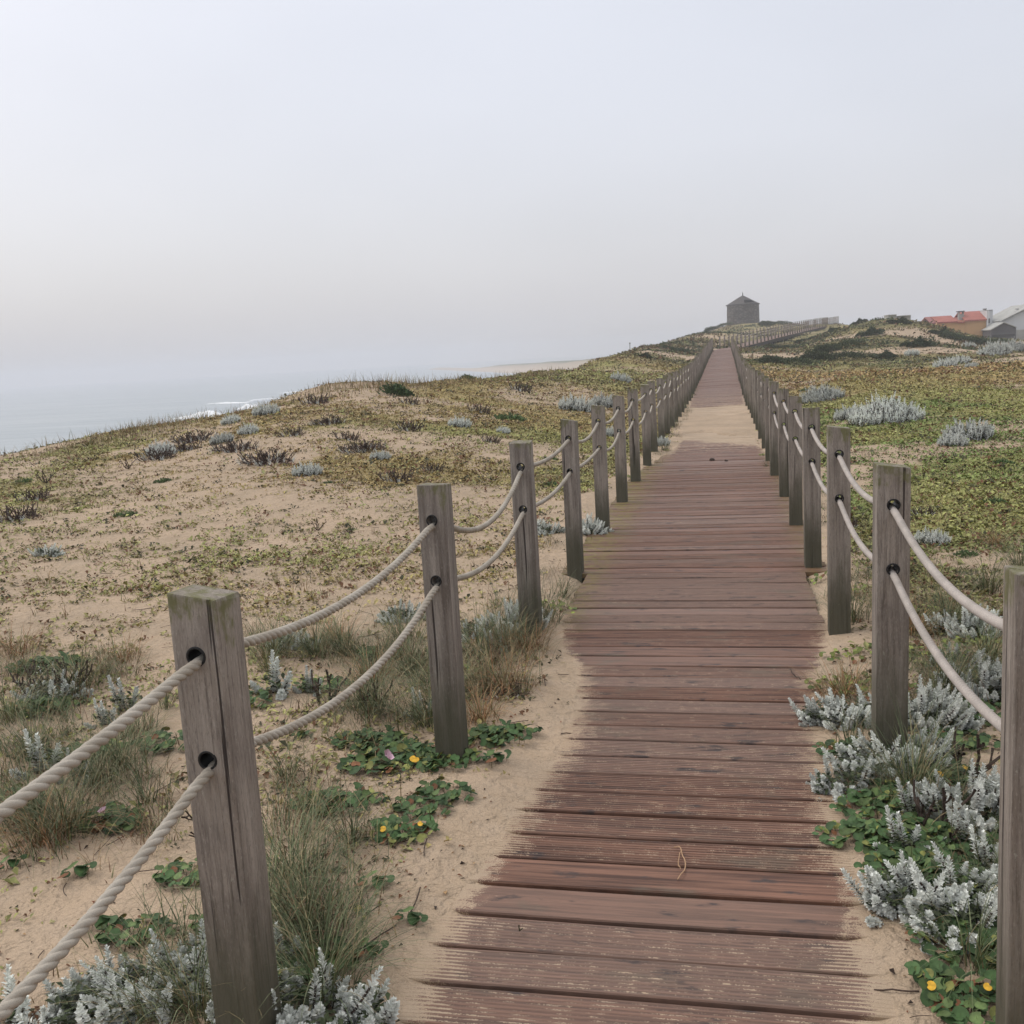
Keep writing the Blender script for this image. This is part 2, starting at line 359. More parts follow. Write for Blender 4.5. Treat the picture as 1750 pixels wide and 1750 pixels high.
for c in ((1310, 640, 47), (1400, 628, 52), (1500, 628, 52), (1600, 628, 50), (1700, 622, 50), (1330, 604, 72), (1400, 582, 86), (1445, 560, 108),
          (1480, 549, 96), (1540, 551, 92), (1585, 557, 88), (1620, 575, 84), (1650, 584, 82), (1685, 588, 81), (1710, 588, 80), (1750, 588, 78), (1900, 584, 76), (2300, 575, 75),
          (1560, 590, 68), (1480, 585, 72), (1650, 600, 64)): cp(*c)
cz(1300, 75, .42); cz(1300, 90, .5); cz(1345, 104, 1.1); cz(1345, 88, .7); cz(1400, 126, 1.95); cz(1400, 105, 1.4); cz(1432, 145, 2.5)
for px, a_ in ((1440, 1.9), (1480, 1.6), (1560, 1.2), (1620, -.3), (1680, -.7), (1750, -1.0), (2000, -1.0), (2400, -1.0)): cz(px, 116, a_); cz(px, 150, a_-.3); cz(px, 260, a_-1.5)
for px, a_ in ((1585, 1.6), (1620, .8), (1650, .25), (1685, 0), (1720, -.2), (1750, -.4), (1900, -.4)): cz(px, 98, a_)
PT = np.array(pts); _sc = np.array([1/.16, 1/.32]); PQ = PT[:, :2]*_sc
def _k(d): return np.sqrt(d*d+.15)
_D = _k(np.linalg.norm(PQ[:, None]-PQ[None], axis=2))
_n = len(PQ); _A = np.zeros((_n+3, _n+3)); _A[:_n, :_n] = _D - np.eye(_n)*.002; _A[:_n, _n] = 1; _A[:_n, _n+1:] = PQ; _A[_n, :_n] = 1; _A[_n+1:, :_n] = PQ.T
_W = np.linalg.solve(_A, np.concatenate([PT[:, 2], [0, 0, 0]]))
def base_h(x, y):
    az = np.clip(np.arctan2(x, np.maximum(y, .05)), -1.35, 1.2); r = np.log(np.clip(np.hypot(x, y), 1.6, 420))
    q = np.stack([az, r], -1)*_sc; res = np.empty(len(q))
    for i in range(0, len(q), 20000):
        s = q[i:i+20000]; d = _k(np.linalg.norm(s[:, None]-PQ[None], axis=2)); res[i:i+20000] = d@_W[:_n]+_W[_n]+s@_W[_n+1:]
    return np.maximum(res, -14.5)
def _onplane(p):
    d = ray(*p); t = -H/d[2]; q = CAM+d*t; return q[1], q[0]
_l = sorted(_onplane(p) for p in ((685, 1725), (750, 1590), (840, 1450), (925, 1330), (965, 1270), (990, 1200), (985, 1130), (962, 1090)))
_r = sorted(_onplane(p) for p in ((1517, 1705), (1490, 1632), (1455, 1500), (1428, 1400), (1410, 1300), (1400, 1200), (1400, 1140), (1412, 1090)))
_eL = np.array([(-8, _l[0][1]-.02)]+_l+[(5.7, -.99), (6.4, -1.12), (9, -1.16), (11.5, -1.10), (13, -.95), (14.5, -.78), (16, -.70), (17.5, -.75), (21, -.82), (25, -.88), (30, -1.02), (90, -1.06)])
_eR = np.array([(-8, _r[0][1]-.02)]+_r+[(5.5, .52), (6.5, .60), (9, .62), (11.5, .57), (13.5, .48), (15, .42), (18, .40), (22, .45), (26, .50), (31, .56), (90, .58)])
def edgeL(y): return np.interp(y, _eL[:, 0], _eL[:, 1])+.05*(fbm(y*2.3, y*0+3.1, 5, 3)-.5)
def edgeR(y): return np.interp(y, _eR[:, 0], _eR[:, 1])+.05*(fbm(y*2.3, y*0+8.1, 6, 3)-.5)
def patch(x, y):       # the drift that buries the deck about twenty metres off
    n = fbm(x*1.2, y*.6, 11, 3)-.5
    return sst(14.6, 17.2, y+n*2+x*1.1)*(1-sst(22.5, 27, y+n*3))
def height(x, y, detail=True):
    x = np.asarray(x, float); y = np.asarray(y, float); sh = x.shape; x = x.ravel(); y = y.ravel()
    r = np.hypot(x, y); b = base_h(x, y)
    lat = np.maximum(np.maximum(-1.0-x, x-.5), 0)
    wgt = (1-sst(0.3, 2.0+.045*np.abs(y), lat))*(1-sst(78, 100, y))
    b = b*(1-wgt)+(deck_z(y)-.012)*wgt
    if detail:
        a = .10*sst(.25, 5, lat)*sst(3, 9, r)
        b = b+a*(fbm(x*.33, y*.33, 1)-.5)*2.2*(1+sst(30, 70, r)*1.6) + .05*sst(.1, 1.2, lat)*(fbm(x*1.5, y*1.5, 2)-.5) + .022*sst(.0, .3, lat)*(fbm(x*6, y*6, 3)-.5)*(1-sst(20, 40, r))
        b = b+sst(45, 75, r)*(1-sst(240, 300, r))*(.30+.6*(1-sst(-2, 6, x)))*(fbm(x*.13+3, y*.13, 9, 4)-.5)*sst(.5, 8, lat)
    # under and against the boardwalk
    dz = deck_z(y); eL = edgeL(y); eR = edgeR(y)
    ins = np.minimum(x-eL, eR-x)                       # >0 inside the bare deck
    on = (1-sst(DECK_END-1, DECK_END+.5, y))
    under = dz-.004-np.clip(ins, 0, .12)*.25-sst(.08, .35, ins)*.22
    rise = dz+.002+.022*sst(0, .22, -ins)+.012*(fbm(x*7, y*7, 4)-.5)*sst(0, .1, -ins)
    near = np.where(ins > 0, under, rise)
    k = np.where(ins > 0, 1.0, 1-sst(.12, .75, -ins))*on
    p = patch(x, y)*on
    b = b*(1-k)+near*k
    b = np.where(ins > -.1, np.maximum(b, (dz-.02)*1.0+.05*p-(1-p)*9*(ins > -.1)), b)
    return b.reshape(sh)
def ground_at(px, py, far=260):
    """where the ray through a photo pixel first meets the dunes"""
    d = ray(px, py); t = np.exp(np.linspace(math.log(1.2), math.log(far), 900)); P = CAM+d*t[:, None]
    g = P[:, 2]-height(P[:, 0], P[:, 1]); i = np.argmax(g < 0)
    if g[i] >= 0: i = int(np.argmin(g[200:]))+200; return P[i, 0], P[i, 1], float(height(P[i, 0:1], P[i, 1:2])[0]), t[i]
    t2 = np.linspace(t[max(i-1, 0)], t[i], 20); P = CAM+d*t2[:, None]; g = P[:, 2]-height(P[:, 0], P[:, 1]); j = np.argmax(g < 0)
    return P[j, 0], P[j, 1], float(height(P[j:j+1, 0], P[j:j+1, 1])[0]), t2[j]

# ------------------------------------------------------------------ plant cover of the ground: density and tint
def pix(x, y, z):
    q = np.stack([x, y, z-H], -1); c = np.maximum(q@FW, .05); return 875+F*(q@RT)/c, 875-F*(q@UP)/c
GREEN, OLIVE, OCHRE, DARK, YG = np.array([.175, .24, .07]), np.array([.28, .255, .11]), np.array([.38, .275, .125]), np.array([.035, .05, .022]), np.array([.33, .335, .12])
def cover(x, y):
    r = np.hypot(x, y); az = np.degrees(np.arctan2(x, np.maximum(y, .1)))
    n1 = fbm(x*.45, y*.45, 21, 4); n2 = fbm(x*.14+5, y*.14, 22, 3); n3 = fbm(x*1.6, y*1.6, 23, 3)
    nn = lambda a, b, v: sst(a, b, v)
    left = 1-nn(-.4, .1, x)
    dL = .17+.50*nn(.42, .72, n1)*nn(5, 10, r); dL = dL*(1-.6*nn(-26, -38, az)*(1-nn(4.5, 7, r)))
    dL = dL+.22*nn(-22, -10, az)*nn(12, 22, r)+.12*nn(24, 40, r)
    dR = .12+.66*nn(.36, .62, n1)*nn(3, 7, r)+.26*nn(10, 16, r); dR = dR*(1-.25*nn(.6, .8, n3))
    d = dL*left+dR*(1-left)
    t = lerp(YG, OLIVE, nn(.35, .65, n3)[:, None]); t = lerp(t, OCHRE, (nn(.45, .62, n2)*.7)[:, None])
    tr = lerp(GREEN, YG*.95, nn(.45, .7, n1)[:, None]); tr = lerp(tr, OCHRE, (nn(21, 28, r+6*(n2-.5))*(1-nn(47, 55, r))*(1-.5*nn(.5, .7, n1)))[:, None])
    tr = lerp(tr, OLIVE*.85, (1-nn(5, 9, r))[:, None])
    t = lerp(tr, t, left[:, None])
    # far dunes: mats of dark succulents broken by bare sand
    f = nn(46, 58, r); fd = np.where(x < 0, .55, .60)+2.4*(fbm(x*.11+9, y*.16, 31, 4)-.53); fd = np.clip(fd+.45*sst(82, 92, y)*(1-sst(8, 26, x)), .06, 1.0)
    d = d*(1-f)+fd*f
    tf = lerp(np.array([.06, .08, .035]), OLIVE*.7, nn(.4, .6, n1)[:, None]); t = lerp(t, tf, f[:, None])
    # verge of the boardwalk is bare sand
    ed = np.minimum(np.abs(x-edgeL(y)), np.abs(x-edgeR(y))); inside = (x > edgeL(y)) & (x < edgeR(y)); ed = np.where(inside, 0, ed); ed = np.where(y > DECK_END+2, 9, ed)
    d = d*nn(.12, .4, ed)
    return np.clip(d, 0, 1), t

# terrain grid, finest at the boardwalk under the camera
def axis(c, s, g, lo, hi):
    a = [c]; st = s
    while a[-1] < hi: a.append(a[-1]+st); st *= g
    b = [c]; st = s
    while b[-1] > lo: b.append(b[-1]-st); st *= g
    return np.array(b[:0:-1]+a)
gx = axis(-.25, .03, 1.0165, -190, 200); gy = axis(2.8, .035, 1.0125, -5, 330)
GX, GY = np.meshgrid(gx, gy); vx, vy = GX.ravel(), GY.ravel()
vz = height(vx, vy); cv, ct = cover(vx, vy)
nx, ny = len(gx), len(gy); i = np.arange(ny-1)[:, None]*nx+np.arange(nx-1)[None]
q = np.stack([i, i+1, i+nx+1, i+nx], -1).reshape(-1, 4)
ground = build("ground", [(np.stack([vx, vy, vz], 1), q, ct, 0)], M_ground, smooth=True)
fattr(ground.data, "cover", cv); tag(ground, kind="structure")

# ------------------------------------------------------------------ boardwalk
def groove_profile(grooved):
    pr = [(0, -.030, 0), (0, -.004, 0), (.003, 0, 0)]
    if grooved:
        k = 9
        for j in range(k):
            c = .012+(.145-.024)*j/(k-1)
            pr += [(c-.0045, 0, 0), (c-.0025, -.0019, 1), (c+.0025, -.0019, 1), (c+.0045, 0, 0)]
    else: pr += [(.05, .0004, 0), (.095, .0004, 0)]
    pr += [(.142, 0, 0), (.145, -.004, 0), (.145, -.030, 0)]
    return np.array(pr)
def sand_amount(x, y):
    ins = np.minimum(x-edgeL(y), edgeR(y)-x)
    wd_ = np.interp(y, [0, 5, 7, 30, 90], [.24, .16, .08, .10, .05])
    s = .98-sst(-.10, wd_-.04, ins)*.93+.0*x
    s = s*np.where(y > 5.6, np.interp(y, [5.6, 7, 12, 14.5, 28, 40], [.9, .5, .5, .95, .8, .35]), 1)
    s = np.maximum(s, patch(x, y)*1.25)
    s = np.maximum(s, .42*sst(10.5, 15.5, y)*(1-sst(27, 42, y)))
    s = s+.10*(fbm(x*2.5, y*2.5, 61, 3)-.4)
    return s+.035*(y < 3.5)
def planks(y0, y1, near):
    parts = []; at = {k: [] for k in ("pid", "sand", "groove", "moss")}; y = y0
    while y < y1:
        wide = y > 6.28
        xl = (-1.105 if wide else -.925)+rng.normal()*.006; xr = (.60 if wide else .462)+rng.normal()*.006
        gv = near and rng.random() < .8
        P = groove_profile(gv); P[:, 1] = np.where(P[:, 2] > 0, P[:, 1]*rng.uniform(.3, 1.2), P[:, 1])
        if not gv: P = P[[0, 1, 2, -5, -4, -3, -2, -1]] if near else P[[0, 1, 2, -3, -2, -1]]
        xs = np.linspace(xl, xr, 34 if near else 9)
        gapw = rng.uniform(.007, .014); P = P.copy(); P[:, 0] *= (.145-gapw)/.145
        skew = rng.normal()*.0016; dzj = rng.normal()*.0018; warp = rng.normal()*.0012
        X, Q = np.meshgrid(xs, np.arange(len(P))); Yv = y+P[Q, 0]+skew*X; Zv = deck_z(Yv)+P[Q, 1]+dzj+warp*np.sin(X*4+y)
        V = np.stack([X, Yv, Zv], -1).reshape(-1, 3); nx_ = len(xs); ii = np.arange(len(P)-1)[:, None]*nx_+np.arange(nx_-1)[None]
        Fq = np.stack([ii, ii+1, ii+nx_+1, ii+nx_], -1).reshape(-1, 4)
        e0 = [[k*nx_, (k+1)*nx_] for k in range(len(P))][:-1]
        Fe = np.array([[a, b, (len(P)-1)*nx_, 0] for a, b in e0][1:-1])
        parts.append((V, Fq, None, 0))
        if len(Fe): parts.append((V*1.0, Fe, None, 0)); parts.append((V*1.0, Fe+nx_-1, None, 0))
        rep = 1+2*bool(len(Fe)); pid = rng.random()
        sa = sand_amount(V[:, 0], V[:, 1]); g = P[Q, 2].ravel()
        mo = np.where(V[:, 1] > 5, (1-sst(.05, .38, V[:, 0]-(-1.05)))*.95+(1-sst(0, .2, .56-V[:, 0]))*.5, 0)*(1-sst(12, 30, V[:, 1]))
        for _ in range(rep):
            at["pid"].append(np.full(len(V), pid)); at["sand"].append(sa); at["groove"].append(g); at["moss"].append(mo)
        y += .15
    return parts, {k: np.concatenate(v) for k, v in at.items()}
pa, aa = planks(-1.25, 12.0, True); pb, ab = planks(12.0+.10, DECK_END, False)
deck = build("boardwalk", pa+pb, M_deck); tag(deck, kind="structure")
for k in aa: fattr(deck.data, k, np.concatenate([aa[k], ab[k]]))

# ------------------------------------------------------------------ rope fences
def make_post_mesh():
    bm = bmesh.new(); bmesh.ops.create_cube(bm, size=1)
    for v in bm.verts: v.co = Vector((v.co.x*.10, v.co.y*.10, (v.co.z+.5)*1.62-.60))
    bmesh.ops.bevel(bm, geom=bm.edges[:], offset=.004, segments=2, affect='EDGES', profile=.6)
    me = bpy.data.meshes.new("post"); bm.to_mesh(me); bm.free(); o = bpy.data.objects.new("post_src", me); C.objects.link(o)
    cuts = []
    for z in (HP-.12, HP-.335):
        bm = bmesh.new(); bmesh.ops.create_cone(bm, segments=24, radius1=.0175, radius2=.0175, depth=.3, cap_ends=True)
        bmesh.ops.rotate(bm, verts=bm.verts, matrix=Matrix.Rotation(PI/2, 3, 'X')); bmesh.ops.translate(bm, verts=bm.verts, vec=(0, 0, z))
        cm = bpy.data.meshes.new("c"); bm.to_mesh(cm); bm.free(); co = bpy.data.objects.new("cut", cm); C.objects.link(co); cuts.append(co)
        md = o.modifiers.new("b", 'BOOLEAN'); md.object = co; md.operation = 'DIFFERENCE'; md.solver = 'EXACT'
    dg = bpy.context.evaluated_depsgraph_get(); dg.update(); m2 = bpy.data.meshes.new_from_object(o.evaluated_get(dg)); m2.name = "post"
    for c in cuts+[o]: bpy.data.objects.remove(c)
    m2.materials.clear(); m2.materials.append(M_post); return m2
POSTS = [make_post_mesh()]
for k in range(5):
    me = POSTS[0].copy(); me.name = "post"; a, b, c = rng.normal(size=3)*[.09, .09, .004]; ch = rng.integers(0, 4)
    for v in me.vertices:
        x, y, z = v.co
        if z > .99: v.co.z += a*x+b*y+c - (.010*rng.random() if (x > 0) == (ch % 2 == 0) and (y > 0) == (ch < 2) else 0)
        v.co.x += .0018*math.sin(z*5+k*2); v.co.y += .0018*math.cos(z*4+k)
    POSTS.append(me)
def ring_mesh(r, t, n=20, m=8):
    a = np.linspace(0, 2*PI, n, endpoint=False)[:, None]; b = np.linspace(0, 2*PI, m, endpoint=False)[None]
    rr = r+t*np.cos(b); V = np.stack([rr*np.cos(a), -.0505+t*.7*np.sin(b)+0*a, rr*np.sin(a)], -1).reshape(-1, 3)
    i = np.arange(n)[:, None]; j = np.arange(m)[None]; idx = lambda i, j: (i % n)*m+(j % m)
    return V, np.stack([idx(i, j), idx(i+1, j), idx(i+1, j+1), idx(i, j+1)], -1).reshape(-1, 4)
_r = build("grommet_shade_sleeve", [(*ring_mesh(.0182, .0028), None, 0), (*tube([(0, -.05, 0), (0, 0, 0), (0, .05, 0)], .0170, 20), None, 0)], M_black, smooth=True); RING = _r.data; bpy.data.objects.remove(_r)  # rubber ring, plus an added black sleeve painting shade inside the rope hole

def rope_path(A, sag, per=14):
    P = []
    for i in range(len(A)-1):
        t = np.linspace(0, 1, per, endpoint=False)[:, None]; s = sag[i]
        P.append(A[i]*(1-t)+A[i+1]*t-np.array([0, 0, 1])*(4*s*t*(1-t)))
    P.append(A[-1:]); P = np.concatenate(P)
    K = np.array([.25, .5, .25]); Q = P.copy()
    for k in range(3): Q[1:-1, k] = K[0]*P[:-2, k]+K[1]*P[1:-1, k]+K[2]*P[2:, k]
    return Q
def strands(P, R=.0118, pitch=.082, ds=.0045, deep=1.0):
    seg = np.linalg.norm(np.diff(P, axis=0), axis=1); s = np.concatenate([[0], np.cumsum(seg)]); u = np.arange(0, s[-1], ds)
    Q = np.stack([np.interp(u, s, P[:, k]) for k in range(3)], 1)
    ker = np.hanning(15); ker /= ker.sum(); Qp = np.pad(Q, ((7, 7), (0, 0)), mode='edge'); Q = np.stack([np.convolve(Qp[:, k], ker, 'valid') for k in range(3)], 1)
    T = unit(np.gradient(Q, axis=0)); A = unit(np.cross(T, np.array([0, 0, 1.]))); B = np.cross(T, A); out_ = []
    for k in range(3):
        ph = 2*PI*u/pitch+k*2*PI/3; c = Q+(A*np.cos(ph)[:, None]+B*np.sin(ph)[:, None])*R*.38
        n = 9; a = np.linspace(0, 2*PI, n, endpoint=False)
        rad = -(A*np.cos(ph)[:, None]+B*np.sin(ph)[:, None]); bi = np.cross(T, rad)
        V = c[:, None]+R*.64*(np.cos(a)[None, :, None]*rad[:, None]+np.sin(a)[None, :, None]*bi[:, None])
        i = np.arange(len(Q)-1)[:, None]*n; j = np.arange(n)[None]; kk = (j+1) % n
        out_.append((V.reshape(-1, 3), np.stack([i+j, i+kk, i+n+kk, i+n+j], -1).reshape(-1, 4), None, 0))
    return out_
def fence(XYs, zf, label, rope_m, near_n, grom_n, ropeR=.0118, pitch=.078, start=0):
    XYs = np.asarray(XYs, float); b0 = XYs[0]
    root = empty("rope_fence", (b0[0], b0[1], float(zf(b0[0], b0[1])))); tag(root, label, "fence", "rope fences along the boardwalk")
    org = np.array(root.location); hol = [[], []]
    for i, (x, y) in enumerate(XYs):
        z = float(zf(x, y)); nb = XYs[min(i+1, len(XYs)-1)]-XYs[max(i-1, 0)]; rz = math.atan2(-nb[0], nb[1])+rng.normal()*.03
        o = bpy.data.objects.new("post", POSTS[int(rng.integers(0, 6))]); C.objects.link(o); o.parent = root
        tx, ty = rng.normal()*.006, rng.normal()*.006; dz = rng.normal()*.008
        if near_n and i < 7: tx, ty, dz = tx*.3, ty*.3, dz*.3
        o.location = (x-org[0], y-org[1], z-org[2]+dz); o.rotation_euler = (tx, ty, rz)
        wj = rng.uniform(.97, 1.04); o.scale = (wj, wj, 1)
        for k, hz in enumerate((HP-.12, HP-.335)): hol[k].append((x+ty*hz, y-tx*hz, z+dz+hz-.004))
        if i < grom_n:
            for hz in (HP-.12, HP-.335):
                g = bpy.data.objects.new("grommet_shade_sleeve", RING); C.objects.link(g); g.parent = o; g.location = (0, 0, hz)
    for k in range(2):
        A = np.array(hol[k])-org; sg = np.abs(rng.normal(.072, .022, len(A)))
        P = rope_path(A, sg); cut = near_n*14+1
        parts = strands(P[:cut], ropeR, pitch) if near_n else []
        if len(P) > cut: parts.append((*tube(P[max(cut-2, 0):], ropeR*1.0, 8), None, 0))
        o = build("rope", parts, rope_m, parent=root, smooth=True)
    return root
dzf = lambda x, y: deck_z(y)
NL = int((DECK_END-OL)/SP)
left_pts = [(XL, OL+i*SP) for i in range(-1, NL+1)]
right_pts = [(XR, OR+i*SP) for i in range(-1, NL)]
for i in range(len(left_pts)):
    left_pts[i] = (left_pts[i][0]+rng.normal()*.008, left_pts[i][1]+rng.normal()*.02)
    if i < len(right_pts): right_pts[i] = (right_pts[i][0]+rng.normal()*.008, right_pts[i][1]+rng.normal()*.02)
rng = np.random.default_rng(11)
for i in range(1, 8): left_pts[i] = (XL, OL+(i-1)*SP); right_pts[i] = (XR+.006, OR+(i-1)*SP)
left_pts[2] = (-1.028, left_pts[2][1]); right_pts[2] = (.541, OR+SP)
fence(left_pts, dzf, "grey timber post and twisted rope fence on the seaward left side of the boardwalk", M_ropeL, 8, 14)
fence(right_pts, dzf, "grey timber post and pale rope fence on the inland right side of the boardwalk", M_ropeR, 8, 14, .0118, .05)

# ------------------------------------------------------------------ ramp climbing to the right at the end of the boardwalk
ra = [at_Y(1262, 598, 83.0), at_Y(1345, 573, 104), at_Y(1400, 560, 126), at_Y(1434, 553, 148)]
near_rail = np.array([[XR, 82.6, float(deck_z(82.6))]]+[list(p) for p in ra[1:]])
def resample(P, st):
    P = np.asarray(P, float); d = np.linalg.norm(np.diff(P[:, :2], axis=0), axis=1); s = np.concatenate([[0], np.cumsum(d)]); u = np.arange(0, s[-1]+.01, st)
    Q = np.stack([np.interp(u, s, P[:, k]) for k in range(P.shape[1])], 1); return Q
fine = resample(near_rail, .5)
for _ in range(30): fine[1:-1] = (fine[:-2]+fine[1:-1]*2+fine[2:])/4
tg = unit(np.gradient(fine[:, :2], axis=0)); nrm = np.stack([-tg[:, 1], tg[:, 0]], 1)     # towards the sea side
far = fine.copy(); far[:, :2] += nrm*1.55
fl = np.concatenate([[[XL, 83.9, float(deck_z(83.9))], [-.75, 85.2, 1.3]], far[4:]])
fine_n, far_n = fine, resample(fl, .5)
def zlook(P): return lambda x, y: P[np.argmin((P[:, 0]-x)**2+(P[:, 1]-y)**2), 2]
sl, sr = resample(far_n, 1.5), resample(fine_n, 1.5)
fence(sl[1:, :2], zlook(far_n), "far rail of the raised ramp, a row of thin posts against the sky", M_ropeR, 0, 0)
fence(sr[1:, :2], zlook(fine_n), "near rail of the raised ramp curving up the dune to the right", M_ropeR, 0, 0)
inn, ott = fine, far
tops = []
def strip(A, B, dz0, dz1):
    n = len(A); V = np.concatenate([A+[0, 0, dz1], B+[0, 0, dz1], A+[0, 0, dz0], B+[0, 0, dz0]]); i = np.arange(n-1)
    return V, np.concatenate([np.stack([i, i+1, n+i+1, n+i], 1), np.stack([2*n+i, 3*n+i, 3*n+i+1, 2*n+i+1], 1), np.stack([i, 2*n+i, 2*n+i+1, i+1], 1), np.stack([n+i, n+i+1, 3*n+i+1, 3*n+i], 1)])
A3 = inn.copy(); A3[:, :2] += nrm*-.06; B3 = ott.copy(); B3[:, :2] += nrm*.06
corner = np.array([[XR-.02, DECK_END+.0, float(deck_z(83.5))-.0]])
ramp_o = build("boardwalk_ramp", [(*strip(A3, B3, -.03, 0), None, 0)], M_deck); tag(ramp_o, kind="structure")
me = ramp_o.data
fattr(me, "pid", rng.random(len(me.vertices))); fattr(me, "sand", np.full(len(me.vertices), .1)); fattr(me, "groove", np.zeros(len(me.vertices))); fattr(me, "moss", np.zeros(len(me.vertices)))
# landing where the straight walk meets the ramp
lz = float(deck_z(83.5))
V = [(-1.1, 83.45, lz), (.6, 82.9, lz-.004), (1.1, 84.6, lz+.05), (.9, 86.2, lz+.12), (-.6, 86.0, lz+.09), (-1.1, 84.6, lz+.03)]
V = V+[(a, b, c-.03) for a, b, c in V]; top = [list(range(6))]; sidef = [[k, k+6, (k+1) % 6+6, (k+1) % 6] for k in range(6)]
lo = build("boardwalk_landing", [(V, top, None, 0), (V, sidef, None, 0)], M_deck); tag(lo, kind="structure")
me = lo.data
for k_, v_ in (("pid", .4), ("sand", .15), ("groove", 0), ("moss", 0)): fattr(me, k_, np.full(len(me.vertices), v_))
for P_, s_ in ((inn, -.02), (ott, .02)):
    A4 = P_.copy(); A4[:, :2] += nrm*(s_-.05); B4 = P_.copy(); B4[:, :2] += nrm*(s_+.05)
    build("edge_beam", [(*strip(A4, B4, -.30, -.034), None, 0)], M_beam, parent=ramp_o)
sup = []
u = np.arange(4, len(inn)-2, 4)
bx_ = build("support_post", [(*box(-.07, .07, -.07, .07, -1.9, -.02), None, 0)], M_beam); SM = bx_.data; bpy.data.objects.remove(bx_)
for k in u:
    for P_, s_ in ((inn, .05), (ott, -.05)):
        p = P_[k].copy(); p[:2] += nrm[k]*s_
        g = float(height(p[0:1], p[1:2])[0])
        if p[2]-g > .25:
            o = bpy.data.objects.new("support_post", SM); C.objects.link(o); o.parent = ramp_o; o.location = p-np.array([0, 0, .01])
#@@PART2
# ------------------------------------------------------------------ sea, surf and the far shore
SEA = -9.0
def sea_mat():
    m, n, l, b = mat("sea_water"); geo = n.new("ShaderNodeNewGeometry"); pos = geo.outputs["Position"]
    a = noise(n, l, pos, 1, 4, .6, (.02, .05, 1)); l.new(mixc(n, l, mapr(n, l, a, .35, .65), (.18, .225, .24), (.25, .29, .30)), b.inputs["Base Color"])
    b.inputs["Roughness"].default_value = .28; b.inputs["Specular IOR Level"].default_value = .5
    h = mathn(n, l, 'ADD', noise(n, l, pos, 1, 5, .6, (.06, .14, .1)), mathn(n, l, 'MULTIPLY', noise(n, l, pos, 1, 4, .6, (.5, .9, .5)), .2))
    bump(n, l, b, h, .8, 1.4); return m
M_sea = sea_mat()
sea = build("sea", [([(-1490, -1490, SEA), (1490, -1490, SEA), (1490, 1490, SEA), (-1490, 1490, SEA)], [(0, 1, 2, 3)], None, 0)], M_sea); tag(sea, kind="structure")
M_foam = flat_mat("sea_foam", (.8, .82, .83), .9, nscale=1.5, amt=.12)
def surf(px0, px1, py0, py1, h, depth, seed):
    n = 60; t = np.linspace(0, 1, n); rows = []
    for k, (dz, dd) in enumerate(((-.3, -.5), (.35, -.35), (1, 0), (.55, .3), (-.3, .5))):
        P = []
        for i in range(n):
            d = ray(lerp(px0, px1, t[i]), lerp(py0, py1, t[i])); s = (SEA-H)/d[2]; p = CAM+d*s
            e = math.sin(PI*t[i])**.6*(.35+1.1*fbm(t[i]*9, k*.7, seed, 4)); w_ = .4+.9*fbm(t[i]*6, k*1.3, seed+3)
            P.append((p[0], p[1]+dd*depth*w_, SEA+h*e*dz+(-.05 if dz < 0 else .03)))
        rows.append(P)
    V = np.array(rows).reshape(-1, 3); i = np.arange(4)[:, None]*n+np.arange(n-1)[None]
    return V, np.stack([i, i+1, i+n+1, i+n], -1).reshape(-1, 4), None, 0
for a, lab in (((480, 540, 672, 668, .4, 7, 9), 0), ((318, 384, 714, 711, 1.3, 7, 1), 0), ((296, 350, 716, 713, .5, 5, 2), 0), ((408, 446, 699, 697, 1.2, 6, 3), 0), ((420, 474, 688, 682, .8, 8, 4), 0), ((356, 425, 690, 688, .3, 6, 5), 0)):
    o = build("breaking_wave", [surf(*a)], M_foam, smooth=True); tag(o, kind="structure")
hp = [(770, 634, 900), (794, 632.5, 820), (839, 625, 700), (894, 622.5, 600), (963, 619, 500), (1008, 613, 430), (1060, 610, 370)]
rows = []
for k in range(5):
    R_ = []
    for i, (px, py, Y) in enumerate(hp):
        top = at_Y(px, py, Y); nzz = 1.6*(fbm(i*1.7, k*2.1, 77)-.5)
        if k == 0: R_.append((top[0]-26, top[1]-10, SEA-.4))
        if k == 1: R_.append((top[0]-9, top[1]-4, SEA+1.0))
        if k == 2: R_.append((top[0]-2, top[1], top[2]-.8+nzz*.3))
        if k == 3: R_.append((top[0]+6, top[1]+4, top[2]+.2))
        if k == 4: R_.append((top[0]+140, top[1]+90, top[2]-1))
    R_ = np.array(R_); tt = np.linspace(0, len(hp)-1, 61); Rf = np.stack([np.interp(tt, np.arange(len(hp)), R_[:, c]) for c in range(3)], 1)
    Rf[:, 2] += (fbm(tt*3+k, tt*0+k, 78, 3)-.5)*(1.6 if k in (2, 3) else .2); rows.append(Rf)
V = np.array(rows); n_ = V.shape[1]; i = np.arange(4)[:, None]*n_+np.arange(n_-1)[None]
colr = np.repeat(np.array([(.5, .42, .33), (.5, .4, .3), (.36, .29, .2), (.10, .11, .055), (.12, .12, .06)])[:, None], n_, 1)
M_tint = leaf_mat("coast_ground", .95, spec=.1, var=.15)
hl = build("headland", [(V.reshape(-1, 3), np.stack([i, i+1, i+n_+1, i+n_], -1).reshape(-1, 4), colr.reshape(-1, 3), 0)], M_tint, smooth=True); tag(hl, kind="structure")

